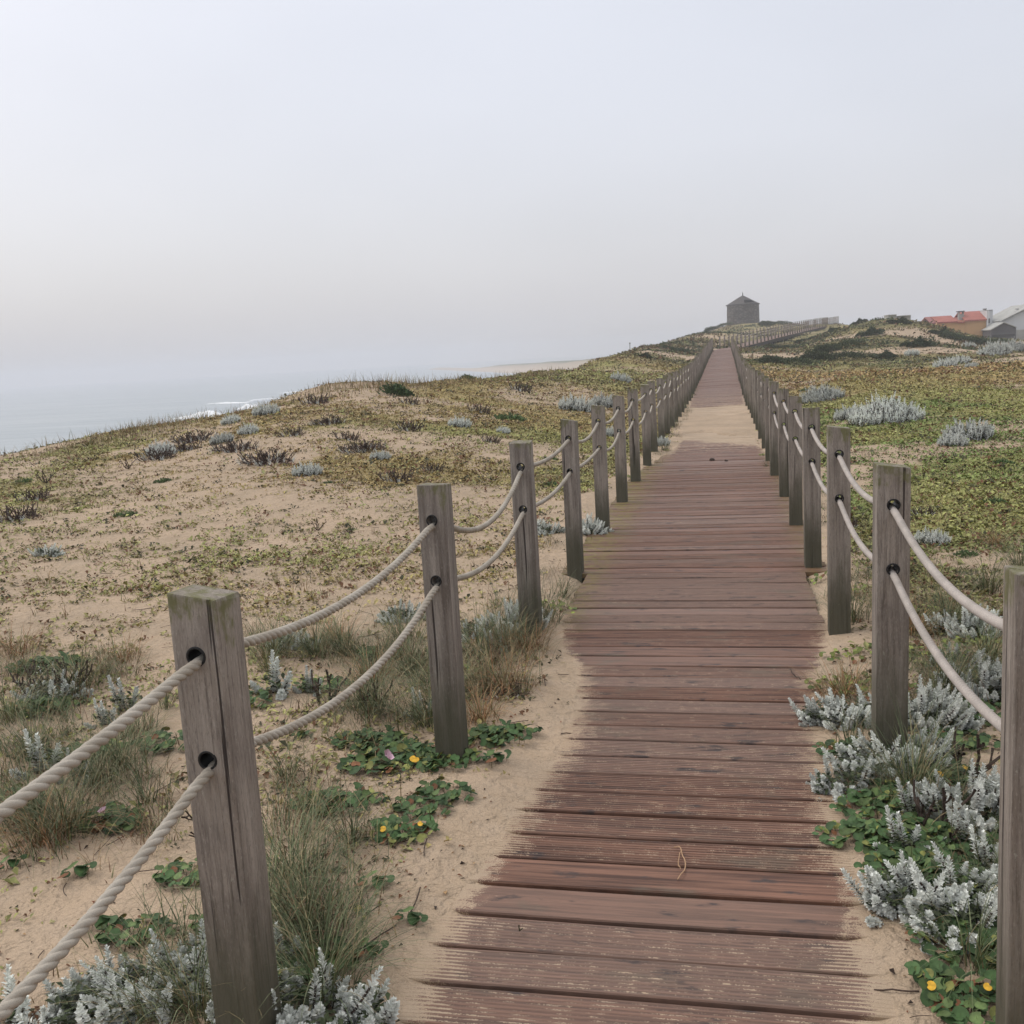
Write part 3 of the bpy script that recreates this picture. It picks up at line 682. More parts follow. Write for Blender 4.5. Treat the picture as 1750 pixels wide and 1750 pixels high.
# ------------------------------------------------------------------ windmill tower
def stone_mat():
    m, n, l, b = mat("granite_rubble"); tcn = n.new("ShaderNodeTexCoord"); v = tcn.outputs["Object"]
    vo = n.new("ShaderNodeTexVoronoi"); vo.inputs["Scale"].default_value = 1.0; mp_ = n.new("ShaderNodeMapping"); mp_.inputs["Scale"].default_value = (2.2, 2.2, 3.6)
    l.new(v, mp_.inputs[0]); l.new(mp_.outputs[0], vo.inputs["Vector"])
    g = noise(n, l, v, .8, 5, .65); h_ = n.new("ShaderNodeSeparateColor"); l.new(vo.outputs["Color"], h_.inputs[0])
    c = mixc(n, l, h_.outputs[0], (.055, .050, .046), (.155, .138, .122)); c = mixc(n, l, mapr(n, l, g, .45, .7, 0, .7), c, (.10, .08, .065))
    l.new(mixc(n, l, mapr(n, l, vo.outputs["Distance"], .35, .6, 0, .6), c, (.04, .037, .033)), b.inputs["Base Color"]); b.inputs["Roughness"].default_value = .95
    bump(n, l, b, vo.outputs["Distance"], .6, -.08); return m
M_stone = stone_mat(); M_slate = flat_mat("weathered_roof_boards", (.055, .05, .048), .9, nscale=2.5, amt=.35, bscale=.03)
TY = 190.0; tc_ = at_Y(1270, 545, TY); tb = float(at_Y(1270, 566, TY)[2]); te = float(at_Y(1270, 520, TY)[2]); ta = float(at_Y(1270, 505, TY)[2]); tf_ = float(at_Y(1270, 499, TY)[2])
tower = empty("windmill_tower", (tc_[0], tc_[1], tb)); tag(tower, "round grey stone windmill tower without sails on top of the dune", "tower")
n = 48; a = np.linspace(0, 2*PI, n, endpoint=False); hs = np.linspace(0, te-tb, 9); R1_ = 2.85
V = np.concatenate([np.stack([(R1_+.12*(1-h_/hs[-1]))*np.cos(a), (R1_+.12*(1-h_/hs[-1]))*np.sin(a), a*0+h_], 1) for h_ in hs]); V += rng.normal(size=V.shape)*.018
i = np.arange(len(hs)-1)[:, None]*n; j = np.arange(n)[None]; k = (j+1) % n
build("wall", [(V, np.stack([i+j, i+k, i+n+k, i+n+j], -1).reshape(-1, 4), None, 0)], M_stone, tower, smooth=True)
rz0 = te-tb; prof = [(R1_-.05, -.16), (R1_+.22, -.14), (R1_+.24, -.02), (R1_-.15, .14), (R1_*.62, .66), (R1_*.34, 1.12), (.10, ta-te)]
n = 16; a = np.linspace(0, 2*PI, n, endpoint=False)+.1
V = np.concatenate([np.stack([r_*np.cos(a), r_*np.sin(a), a*0+rz0+z_], 1) for r_, z_ in prof]); Fq = []
for i in range(len(prof)-1):
    for j in range(n):
        if i == 3 and j in (12, 13): continue            # missing boards: a dark hole in the roof
        Fq.append((i*n+j, i*n+(j+1) % n, (i+1)*n+(j+1) % n, (i+1)*n+j))
roof = build("roof", [(V, Fq, None, 0)], M_slate, tower)
build("finial", [(*tube([(0, 0, rz0+ta-te-.2), (0, 0, rz0+ta-te+.1), (0, 0, rz0+tf_-te)], np.array([.11, .09, .04]), 8), None, 0)], M_beam, roof)

# ------------------------------------------------------------------ village behind the dune
def bx(px0, px1, py0, py1, Y, dep, mt, name, parent, sink=0):
    m_ = (px0+px1)/2; x0 = at_Y(px0, (py0+py1)/2, Y)[0]; x1 = at_Y(px1, (py0+py1)/2, Y)[0]; z1 = at_Y(m_, py0, Y)[2]; z0 = at_Y(m_, py1, Y)[2]-sink
    o0 = np.array(parent.location) if parent else np.zeros(3)
    V, Fq = box(x0-o0[0], x1-o0[0], Y-o0[1], Y+dep-o0[1], z0-o0[2], z1-o0[2]); return build(name, [(V, Fq, None, 0)], mt, parent)
def gable(pts_, Y, dep, mt, name, parent):
    o0 = np.array(parent.location); P = [at_Y(px, py, Y)-o0 for px, py in pts_]; k = len(P)
    V = P+[p+np.array([0, dep, 0]) for p in P]; fr = [list(range(k))[::-1]]; bk = [[k+i for i in range(k)]]; sd_ = [[i, (i+1) % k, k+(i+1) % k, k+i] for i in range(k)]
    return build(name, [(V, fr, None, 0), (V, bk, None, 0), (V, sd_, None, 0)], mt, parent)
def pitched(px0, px1, eave, ridge, Y, dep, mt, name, parent, z_under=0):
    """roof slope rising away from the camera: eave and ridge given as photo rows at the slope's own depths"""
    o0 = np.array(parent.location); m_ = (px0+px1)/2
    x0, x1 = at_Y(px0, eave, Y)[0]-o0[0], at_Y(px1, eave, Y)[0]-o0[0]; ze = at_Y(m_, eave, Y)[2]-o0[2]; zr = at_Y(m_, ridge, Y+dep)[2]-o0[2]; y0 = Y-o0[1]
    V = [(x0, y0-.25, ze-.03), (x1, y0-.25, ze-.03), (x1, y0+dep, zr), (x0, y0+dep, zr), (x0, y0+2*dep, ze), (x1, y0+2*dep, ze)]
    V += [(a_, b_, c_-.16) for a_, b_, c_ in V]
    Q = [(0, 1, 2, 3), (3, 2, 5, 4), (6, 9, 8, 7), (9, 10, 11, 8), (0, 6, 7, 1), (4, 5, 11, 10), (1, 7, 8, 2), (2, 8, 11, 5), (0, 3, 9, 6), (3, 4, 10, 9)]
    return build(name, [(V, Q, None, 0)], mt, parent)
def tile_mat(name, c):
    m, n, l, b = mat(name); geo = n.new("ShaderNodeNewGeometry"); wv = n.new("ShaderNodeTexWave"); wv.bands_direction = 'X'; wv.inputs["Scale"].default_value = 1.6; l.new(geo.outputs["Position"], wv.inputs[0])
    q_ = noise(n, l, geo.outputs["Position"], 1.2, 4); c0 = mixc(n, l, mapr(n, l, q_, .3, .7), tuple(v*.75 for v in c), c)
    l.new(c0, b.inputs["Base Color"]); b.inputs["Roughness"].default_value = .85; bump(n, l, b, wv.outputs[1], .6, .05); return m
M_tile = tile_mat("red_roof_tile", (.36, .11, .08)); M_tile2 = tile_mat("faded_pink_roof_tile", (.30, .12, .11))
M_ochre = flat_mat("ochre_render", (.47, .29, .14), .9, nscale=.5, amt=.1); M_white = flat_mat("white_render", (.55, .555, .56), .9, nscale=.4, amt=.06)
M_grey = flat_mat("dark_grey_cladding", (.085, .085, .095), .8, nscale=.8, amt=.2); M_conc = flat_mat("pale_concrete", (.34, .34, .32), .9, nscale=.7, amt=.15); M_glass = flat_mat("dark_window_glass", (.03, .035, .04), .15, .5)
HY = 130.0
def house(label, name="house"):
    p = at_Y(lab_px, 574, HY); r_ = empty(name, (p[0], p[1], float(at_Y(lab_px, 590, HY)[2]))); tag(r_, label, name.split('_')[-1] if name != "house" else "house"); return r_
lab_px = 1645
h1 = house("low ochre house with red tiled roofs and two chimneys behind the dune")
bx(1601, 1648, 549.5, 590, HY, 9, M_ochre, "wall", h1, 2); bx(1648.2, 1686, 546.2, 590, HY+.05, 9, M_ochre, "wall", h1, 2)
bx(1686.1, 1689, 531, 590, HY-.2, 9.5, M_white, "end_wall", h1, 2)
pitched(1648.5, 1686, 545.8, 531.5, HY, 3.6, M_tile, "roof", h1); pitched(1601, 1636, 549.3, 539.5, HY, 3.6, M_tile, "roof", h1)
pitched(1590, 1601, 551, 541, HY+1, 3.6, M_tile2, "roof", h1); bx(1590.5, 1600.8, 552, 590, HY+1.2, 6, M_ochre, "wall", h1, 2)
pitched(1636.1, 1648.3, 549.5, 542, HY, 3.6, M_tile, "roof", h1)
ch = bx(1639, 1647.5, 536.5, 549, HY+1.3, .8, M_conc, "chimney", h1)
for q_ in ((1639, 1640.2), (1646.3, 1647.5)): bx(q_[0], q_[1], 533, 536.5, HY+1.3, .8, M_conc, "chimney_leg", None).parent = ch
o_ = ch
cp_ = bx(1637.6, 1648.9, 531.3, 533, HY+1.1, 1.2, M_grey, "chimney_cap", None)
for o in list(C.objects):
    if o.name.startswith(("chimney_leg", "chimney_cap")): o.parent = ch; o.location = tuple(-np.array(h1.location))
ch2 = bx(1682.6, 1685.8, 528.5, 533, HY+1.3, .6, M_conc, "chimney", h1); bx(1682, 1686.4, 527.2, 528.5, HY+1.2, .8, M_grey, "chimney_cap", h1)
bx(1682.3, 1684.6, 566, 573.5, HY-.02, .3, M_tile2, "door", h1)
lab_px = 1692
h2 = house("narrow tall white house wall just right of the ochre house")
bx(1690, 1696.3, 530, 592, HY+4, 7, M_white, "wall", h2, 2); bx(1689.8, 1691.2, 544, 572, HY+3.9, .3, M_beam, "drainpipe", h2); bx(1689.6, 1696.6, 529.2, 530, HY+3.8, 7.4, M_conc, "coping", h2)
lab_px = 1706
h3 = house("small pinkish house with faded red roof glimpsed above the grey shed")
bx(1696.8, 1712, 550, 590, HY+9, 6, M_white, "wall", h3, 2); pitched(1697, 1714, 556, 547.5, HY+8.6, 4, M_tile2, "roof", h3)
lab_px = 1716
h4 = house("dark grey gabled shed between the ochre house and the white house", "shed")
gable([(1694, 564), (1716, 552.5), (1736.5, 560), (1736.5, 592), (1694, 592)], HY-4, 6, M_grey, "wall", h4)
gable([(1692.8, 564.6), (1716, 551.6), (1737.6, 559.8), (1737.6, 558.6), (1716, 550.2), (1692.8, 563.2)], HY-4.3, 6.6, M_conc, "roof", h4)
bx(1695.5, 1735, 571.5, 576, HY-4.05, .2, M_glass, "door", h4)
lab_px = 1760
h5 = house("large white gabled house cut by the right edge of view", "house")
gable([(1713, 549), (1772, 520), (1840, 541), (1840, 592), (1713, 592)], HY+1, 10, M_white, "wall", h5)
gable([(1711, 549.6), (1772, 519), (1842, 540.4), (1842, 538.8), (1772, 517.4), (1711, 548)], HY+.6, 10.8, M_conc, "roof", h5)
bx(1736.5, 1840, 561, 592, HY-.6, 1.5, M_conc, "lower_wall", h5, 1); c5 = bx(1737.4, 1740.8, 528, 538.5, HY+3, .5, M_white, "chimney", h5); bx(1736.9, 1741.3, 527.2, 528, HY+2.9, .7, M_conc, "chimney_cap", h5)
for q_, lb in (((1518.5, 1532, 537.3, 548), "small pale flat concrete hut on the dune skyline, left of two"), ((1537.5, 1556.5, 538.6, 549), "wider low pale concrete hut on the dune skyline, right of two")):
    lab_px = (q_[0]+q_[1])/2; hh = house(lb, "hut"); hh.location[2] = float(at_Y(lab_px, 560, 112)[2]); hh.location[0] = at_Y(lab_px, 560, 112)[0]; hh.location[1] = 112
    bx(q_[0], q_[1], q_[2]+1.0, q_[3]+14, 112, 3, M_conc, "wall", hh, 1); bx(q_[0]-.6, q_[1]+.6, q_[2], q_[2]+.95, 111.8, 3.4, M_white, "roof", hh)
# marker pole
gx_, gy_, gz_, _t = ground_at(1077, 604); p0 = at_Y(1077, 588, gy_)
po = empty("pole", (gx_, gy_, gz_)); tag(po, "thin lone pole standing on the dune skyline left of the path", "pole")
build("shaft", [(*tube([(0, 0, -.2), (0, 0, .2), (0, 0, p0[2]-gz_)], .014, 8), None, 0)], M_beam, po); build("head", [(*box(-.04, .04, -.03, .03, p0[2]-gz_, p0[2]-gz_+.08), None, 0)], M_conc, po)

# ------------------------------------------------------------------ ground cover (uncountable)
def polar(n, r0, r1, a0=-47, a1=27, p=2.0):
    u = rng.random(n); r = (r0**(2-p)+u*(r1**(2-p)-r0**(2-p)))**(1/(2-p)) if p != 2 else r0*(r1/r0)**u
    a = np.radians(rng.uniform(a0, a1, n)); return r*np.sin(a), r*np.cos(a), r
def free(x, y):  # off the deck
    return ~((x > edgeL(y)-.03) & (x < edgeR(y)+.03) & (y < DECK_END+2))
def scatter_cover():
    x, y, r = polar(480000, 1.6, 95, p=1.75); ok = free(x, y); x, y, r = x[ok], y[ok], r[ok]
    c, t = cover(x, y); cl = fbm(x*2.2, y*2.2, 41, 3); cl2 = fbm(x*9, y*9, 43, 2)
    pr = np.clip((c*.9+.02)*sst(.40, .62, cl*.6+cl2*.4+.28*c)*2.0+.05*c, 0, 1)*sst(1.5, 5.5, r)*np.where(r < 5, .8, 1)*np.where(r > 40, .75, 1)
    ok = rng.random(len(x)) < pr; x, y, r, t, c = x[ok], y[ok], r[ok], t[ok], c[ok]; z = height(x, y)
    n = len(x); k = 4; sz = .0125*(1+r/15.0)*np.clip(np.exp(rng.normal(size=n)*.42), .4, 2.6)*np.where(r > 30, 1.25, 1)
    az = rng.uniform(0, 2*PI, (n, k)); el = rng.uniform(.05, .9, (n, k))
    D = np.stack([np.cos(az)*np.cos(el), np.sin(az)*np.cos(el), np.sin(el)], -1).reshape(-1, 3)
    P = np.repeat(np.stack([x, y, z+.001], 1), k, 0)+rng.normal(size=(n*k, 3))*np.repeat(sz, k)[:, None]*np.array([.9, .9, .12])
    s = np.repeat(sz, k)*rng.uniform(.7, 1.3, n*k)
    v = rng.random(n); col = t*rng.uniform(.6, 1.45, (n, 1)); col = np.where((v < .13)[:, None], np.array([.17, .085, .045]), col); col = np.where((v > .86)[:, None], np.array([.06, .06, .03]), col)
    col = np.where(((v > .70) & (v < .8))[:, None], np.array([.30, .30, .12]), col)
    return leaves(P, D, np.array([0, 0, 1.])+rng.normal(size=P.shape)*.2, s, s*.62, np.repeat(col, k, 0))+(0,)
def scatter_far():
    n0 = 90000; az = np.radians(rng.uniform(-9, 14, n0)); r = 70*(215/70)**rng.random(n0); x, y = r*np.sin(az), r*np.cos(az); ok = free(x, y) & (x > -22); x, y, r = x[ok], y[ok], r[ok]
    k = sst(.47, .60, .6*fbm(x*.16, y*.10, 81, 4)+.4*fbm(x*.6, y*.35, 82, 3)); ok = rng.random(len(x)) < k*.9+.03; x, y, r = x[ok], y[ok], r[ok]; n = len(x); z = height(x, y)
    c = fbm(x*.2+7, y*.2, 83, 3)[:, None]; v = rng.random((n, 1)); col = np.where(c < .48, np.array([.055, .075, .032]), np.where(v < .6, np.array([.17, .14, .065]), np.array([.13, .085, .05])))*rng.uniform(.6, 1.4, (n, 1))
    D = rng.normal(size=(n, 3))*np.array([1, 1, .25])+np.array([0, 0, .75]); s = rng.uniform(.12, .34, n)
    return leaves(np.stack([x, y, z-.02], 1), D, rng.normal(size=(n, 3)), s, s*.5, col)+(0,)
def scatter_runners():
    x, y, r = polar(30000, 2.5, 26, p=1.8); ok = free(x, y); x, y, r = x[ok], y[ok], r[ok]; c, t = cover(x, y)
    ok = rng.random(len(x)) < c*.8*sst(.42, .6, fbm(x*2.2, y*2.2, 41, 3)); x, y, r = x[ok], y[ok], r[ok]; n = len(x); z = height(x, y)+.004
    v = rng.random((n, 1)); col = np.where(v < .5, np.array([.11, .07, .04]), np.where(v < .75, np.array([.26, .20, .11]), np.array([.12, .13, .05])))
    return blades(np.stack([x, y, z], 1), rng.uniform(0, 2*PI, n), rng.uniform(.03, .16, n), rng.uniform(1.1, 1.5, n), rng.uniform(-.3, .2, n), .0022+.0004*r, col, 4)+(0,)
gc = build("ground_cover", [scatter_cover(), scatter_far(), scatter_runners()], M_leaf); tag(gc, "low patchy yellow green creeping plants spread over the sand", "ground cover", kind="stuff")

def scatter_grass():
    P = []; az = []; ln = []; ле = []; parts = []
    # sparse dry blades all over, thicker along the seaward crest and the far meadow
    x, y, r = polar(26000, 2.2, 60, p=1.9); ok = free(x, y); x, y, r = x[ok], y[ok], r[ok]
    c, t = cover(x, y); pr = np.clip(c*.5*sst(.5, .68, fbm(x*.9+4, y*.9, 51, 3)), 0, 1)+.015; ok = rng.random(len(x)) < pr; x, y, r = x[ok], y[ok], r[ok]
    X, Y, Rr, hs_ = [np.repeat(x, 5)], [np.repeat(y, 5)], [np.repeat(r, 5)], [np.full(len(x)*5, .11)]
    for (p0, p1, q0, q1, cnt, hh_) in ((540, 720, 664, 658, 600, .42), (720, 930, 656, 640, 800, .36), (640, 700, 662, 662, 160, .5), (380, 540, 706, 674, 350, .25), (170, 345, 745, 718, 800, .34), (60, 170, 770, 752, 160, .2), (-20, 40, 779, 777, 260, .34), (930, 1040, 638, 620, 260, .3), (100, 300, 765, 740, 220, .2)):
        for _ in range(14):
            t_ = rng.random(); gx1, gy1, _, rr = ground_at(lerp(p0, p1, t_), lerp(q0, q1, t_)+rng.uniform(0, 6)); m_ = cnt//14
            X.append(gx1+rng.normal(size=m_)*(p1-p0)/1700*rr*.06); Y.append(gy1+rng.normal(size=m_)*1.0); Rr.append(np.full(m_, rr)); hs_.append(np.full(m_, hh_))
    X, Y, Rr, hs_ = map(np.concatenate, (X, Y, Rr, hs_)); n = len(X)
    X = X+rng.normal(size=n)*.025; Y = Y+rng.normal(size=n)*.025; Z = height(X, Y)-.01
    v = rng.random((n, 1)); col = np.where(v < .55, np.array([.30, .225, .11]), np.where(v < .8, np.array([.15, .155, .06]), np.array([.17, .10, .055])))*rng.uniform(.7, 1.25, (n, 1))
    return blades(np.stack([X, Y, Z], 1), rng.uniform(0, 2*PI, n), hs_*rng.uniform(.35, 1.15, n)*.85, rng.uniform(.05, .7, n), rng.uniform(.1, 1.2, n), .0025+.0003*Rr, col, 4)+(0,)
def scatter_verge():
    out_ = []
    for (px, py, wx, wy, cnt, h0, gr_) in ((700, 1180, 110, 60, 900, .20, .75), (620, 1120, 90, 40, 500, .15, .6), (860, 1150, 60, 60, 700, .17, .35), (850, 1060, 80, 30, 450, .15, .7), (560, 1560, 50, 90, 420, .16, .7), (480, 1380, 60, 90, 260, .14, .6), (120, 1300, 140, 90, 900, .17, .65), (100, 1170, 130, 40, 700, .16, .5), (220, 1400, 90, 60, 260, .13, .5), (60, 1420, 60, 60, 360, .17, .6), (300, 1660, 120, 70, 260, .15, .7), (560, 1250, 90, 60, 260, .13, .5),
        (1620, 1180, 90, 80, 600, .15, .8), (1560, 1330, 70, 70, 350, .12, .8), (1640, 1460, 60, 100, 380, .12, .8), (1470, 1200, 40, 60, 220, .09, .4), (1620, 1060, 80, 30, 450, .14, .6), (1560, 980, 60, 30, 300, .11, .5), (440, 1100, 60, 30, 260, .14, .5), (960, 1030, 40, 30, 200, .08, .5), (1120, 800, 18, 26, 260, .09, .7), (1148, 745, 14, 30, 320, .12, .7), (1172, 700, 10, 22, 320, .14, .7), (1188, 672, 6, 16, 260, .16, .7), (1012, 930, 30, 20, 180, .08, .5), (930, 960, 30, 40, 220, .10, .5), (1322, 820, 12, 22, 160, .07, .6), (1455, 1000, 40, 40, 420, .10, .6), (1500, 930, 40, 40, 300, .09, .5), (1400, 860, 14, 40, 200, .08, .6), (540, 1420, 60, 60, 240, .13, .6)):
        for _ in range(10):
            a_ = rng.uniform(0, 2*PI); q_ = math.sqrt(rng.random()); gx1, gy1, _, rr = ground_at(px+wx*q_*math.cos(a_), py+wy*q_*math.sin(a_)); m_ = cnt//10
            x = gx1+rng.normal(size=m_)*.045; y = gy1+rng.normal(size=m_)*.045; z = height(x, y)-.006; v = rng.random((m_, 1)); w_ = rng.random((m_, 1))
            col = np.where(v < gr_, np.where(w_ < .5, np.array([.09, .115, .05]), np.array([.14, .155, .08])), np.where(w_ < .6, np.array([.30, .23, .12]), np.array([.19, .11, .06])))*rng.uniform(.7, 1.25, (m_, 1))
            out_.append(blades(np.stack([x, y, z], 1), rng.uniform(0, 2*PI, m_), h0*rng.uniform(.4, 1.6, m_), rng.uniform(.1, .9, m_), rng.uniform(.2, 2.0, m_), rng.uniform(.0014, .003, m_), col, 6)+(0,))
    return out_
gs = build("dune_grass", [scatter_grass()]+scatter_verge(), M_grass); tag(gs, "thin straw coloured grass blades scattered across the dunes", "grass", kind="stuff")

def scatter_litter():
    x, y, r = polar(11000, 1.7, 14, p=1.6); ok = free(x, y); x, y = x[ok], y[ok]; d = np.minimum(np.abs(x-edgeL(y)), np.abs(x-edgeR(y)))
    ok = rng.random(len(x)) < (.25+.55*sst(.9, .1, d))*sst(.38, .6, fbm(x*3, y*3, 71)); x, y = x[ok], y[ok]; z = height(x, y)+.002; n = len(x)
    az = rng.uniform(0, 2*PI, n); D = np.stack([np.cos(az), np.sin(az), rng.uniform(-.05, .3, n)], 1); s = rng.uniform(.005, .02, n)
    v = rng.random((n, 1)); col = np.where(v < .5, np.array([.045, .03, .022]), np.where(v < .82, np.array([.22, .09, .045]), np.array([.38, .25, .13])))
    a = leaves(np.stack([x, y, z], 1), D, np.array([0, 0, 1.])+rng.normal(size=(n, 3))*.3, s, s*rng.uniform(.25, .8, n), col, fold=.5)+(0,)
    m_ = 260; x, y, r = polar(m_, 1.8, 9, p=1.7); ok = free(x, y); x, y = x[ok], y[ok]; z = height(x, y)
    parts = [a]
    for q_ in range(len(x)):
        L_ = rng.uniform(.03, .14); az_ = rng.uniform(0, 2*PI); k_ = np.linspace(0, 1, 6); b_ = rng.normal()*.3
        xx = x[q_]+L_*k_*math.cos(az_)-b_*L_*k_**2*math.sin(az_); yy = y[q_]+L_*k_*math.sin(az_)+b_*L_*k_**2*math.cos(az_)
        parts.append((*tube(np.stack([xx, yy, height(xx, yy)+.003+.008*k_], 1), rng.uniform(.0008, .002), 5), np.array([.05, .033, .025])*rng.uniform(.7, 1.8), 0))
    return parts
lt = build("leaf_litter", scatter_litter(), M_leaf); tag(lt, "brown and black plant bits and sticks strewn on the sand", "plant litter", kind="stuff")

# ------------------------------------------------------------------ plants as things
def shoots(B, D, Ln, nl, ll, col, up=.45):
    m_ = len(B); t = np.linspace(.10, 1, nl)[None]; B, D = np.asarray(B), unit(np.asarray(D)); Ln = np.asarray(Ln)
    upv = np.array([0, 0, 1.]); pos = B[:, None]+D[:, None]*(Ln[:, None]*t)[..., None]+upv*(Ln[:, None]*up*t**2)[..., None]
    T = unit(D[:, None]+upv*(2*up*t)[..., None]); ref = unit(np.cross(T, np.array([.3, .2, .1]))); bi = np.cross(T, ref)
    ga = (np.arange(nl)*2.39996)[None]+rng.uniform(0, 6, (m_, 1)); rad = ref*np.cos(ga)[..., None]+bi*np.sin(ga)[..., None]
    an = lerp(1.25, .50, t**3)+rng.normal(size=(m_, nl))*.12; dr = T*np.cos(an)[..., None]+rad*np.sin(an)[..., None]
    ln = ll*(1.0-.42*t**5)*rng.uniform(.8, 1.15, (m_, nl))
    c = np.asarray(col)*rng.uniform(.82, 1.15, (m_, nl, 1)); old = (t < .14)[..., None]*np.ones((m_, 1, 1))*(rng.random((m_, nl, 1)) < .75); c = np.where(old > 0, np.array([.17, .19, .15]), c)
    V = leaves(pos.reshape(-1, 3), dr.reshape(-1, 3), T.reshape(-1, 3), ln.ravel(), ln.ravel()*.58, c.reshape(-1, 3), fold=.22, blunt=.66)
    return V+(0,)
SILV = np.array([.68, .70, .66])
def silver_proto(R, ns, nl, ll, L0, L1, green=0, elong=1.6, col=SILV, upr=.35, dome=0):
    root = empty("silver_cottonweed", (0, 0, 0)); a = rng.uniform(0, 2*PI, ns); rr = np.sqrt(rng.random(ns))*R
    B = np.stack([rr*np.cos(a)*elong, rr*np.sin(a)*.8, -.01+dome*(1-(rr/R)**2)*rng.uniform(.3, 1, ns)], 1)
    D = np.stack([np.cos(a)*(.3+rr/R), np.sin(a)*(.3+rr/R), rng.uniform(upr, upr+1.2, ns)], 1)+rng.normal(size=(ns, 3))*np.array([.35, .35, .1])
    Ln = rng.uniform(L0, L1, ns)*(1-.25*rr/R)*np.exp(rng.normal(size=ns)*.18)
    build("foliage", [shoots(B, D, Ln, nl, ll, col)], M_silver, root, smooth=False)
    sp_ = []
    D = unit(D)
    for q_ in range(ns):
        k_ = np.linspace(0, .75, 5)[:, None]; sp_.append((*tube(B[q_]+D[q_]*Ln[q_]*k_+np.array([0, 0, 1.])*Ln[q_]*.45*k_**2, .0028*ll/.018, 5), None, 0))
    build("stem", sp_, M_twig, root)
    if green:
        n = green; a = rng.uniform(0, 2*PI, n); rr = np.sqrt(rng.random(n))*R*1.1; P = np.stack([rr*np.cos(a)*elong, rr*np.sin(a)*.8, rng.uniform(.0, .05, n)], 1)
        az = rng.uniform(0, 2*PI, n); D = np.stack([np.cos(az), np.sin(az), rng.uniform(.1, .9, n)], 1)
        build("understorey", [leaves(P, D, np.tile([0, 0, 1.], (n, 1)), ll*1.4, ll*.7, np.array([.05, .065, .03])*rng.uniform(.5, 1.6, (n, 1)))+(0,)], M_leaf, root)
    return root
def glory_proto(n, R, el=1.5, cols=((.045, .085, .03), (.08, .12, .04), (.20, .21, .06)), rad=.0175, kids=()):
    root = empty("beach_morning_glory", (0, 0, 0)); a = rng.uniform(0, 2*PI, n); rr = rng.random(n)**.6*R
    c = np.stack([rr*np.cos(a)*el, rr*np.sin(a), .010+.035*rng.random(n)*(1-rr/R*.5)], 1); Nn = np.stack([rng.normal(size=n)*.42, rng.normal(size=n)*.42-.25, np.ones(n)], 1)
    v = rng.random((n, 1)); col = np.where(v < .58, cols[0], np.where(v < .86, cols[1], np.where(v < .94, cols[2], (.17, .075, .035))))*rng.uniform(.6, 1.4, (n, 1))
    build("leaves", [discs(c, Nn, rad*rng.uniform(.6, 1.35, n), col)+(0,)], M_leaf, root, smooth=True)
    pp = c.copy(); pp[:, 2] = -.004; pp[:, :2] *= .9
    build("stem", [blades(pp, a, c[:, 2]*1.2+.01, np.full(n, .1), np.full(n, .4), np.full(n, .0022), np.array([.12, .10, .045]), 3)+(0,)], M_grass, root)
    for kd in kids:
        if kd[0] == 'flower':
            t_ = np.linspace(0, 2*PI, 15, endpoint=False); V = [(0, 0, 0)]+[(.006*math.cos(q_), .006*math.sin(q_), .018) for q_ in t_]+[((.021+.003*math.cos(5*q_))*math.cos(q_), (.021+.003*math.cos(5*q_))*math.sin(q_), .032) for q_ in t_]
            Fa = [(0, 1+i, 1+(i+1) % 15) for i in range(15)]; Fb = [(1+i, 16+i, 16+(i+1) % 15, 1+(i+1) % 15) for i in range(15)]
            o = build("flower", [(V, Fa, None, 0), (V, Fb, None, 0)], M_flower, root, smooth=True); o.location = (kd[1], kd[2], .045); o.rotation_euler = kd[3]; o.scale = (.72, .72, .8)
        else:
            P = np.array([[0, 0, 0.]]); V, Fq, cc = discs(P, np.array([[.1, -.5, 1.]]), kd[3], np.array([[1, 1, 1.]]), 12, .1)
            o = build("yellow_leaf", [(V, Fq, cc, 0)], M_yellow, root, smooth=True); o.location = (kd[1], kd[2], .04)
    return root
def grass_proto(n, R, l0, l1, cols, wd=.003, droop=(.5, 1.8)):
    root = empty("grass_tuft", (0, 0, 0)); a = rng.uniform(0, 2*PI, n); rr = rng.random(n)*R; v = rng.integers(0, len(cols), n)
    P = np.stack([rr*np.cos(a), rr*np.sin(a), np.full(n, -.015)], 1)
    build("blades", [blades(P, a+rng.normal(size=n)*.7, rng.uniform(l0, l1, n), rng.uniform(.05, .75, n), rng.uniform(*droop, n), wd*rng.uniform(.6, 1.3, n), np.array(cols)[v]*rng.uniform(.75, 1.3, (n, 1)), 7)+(0,)], M_grass, root)
    return root
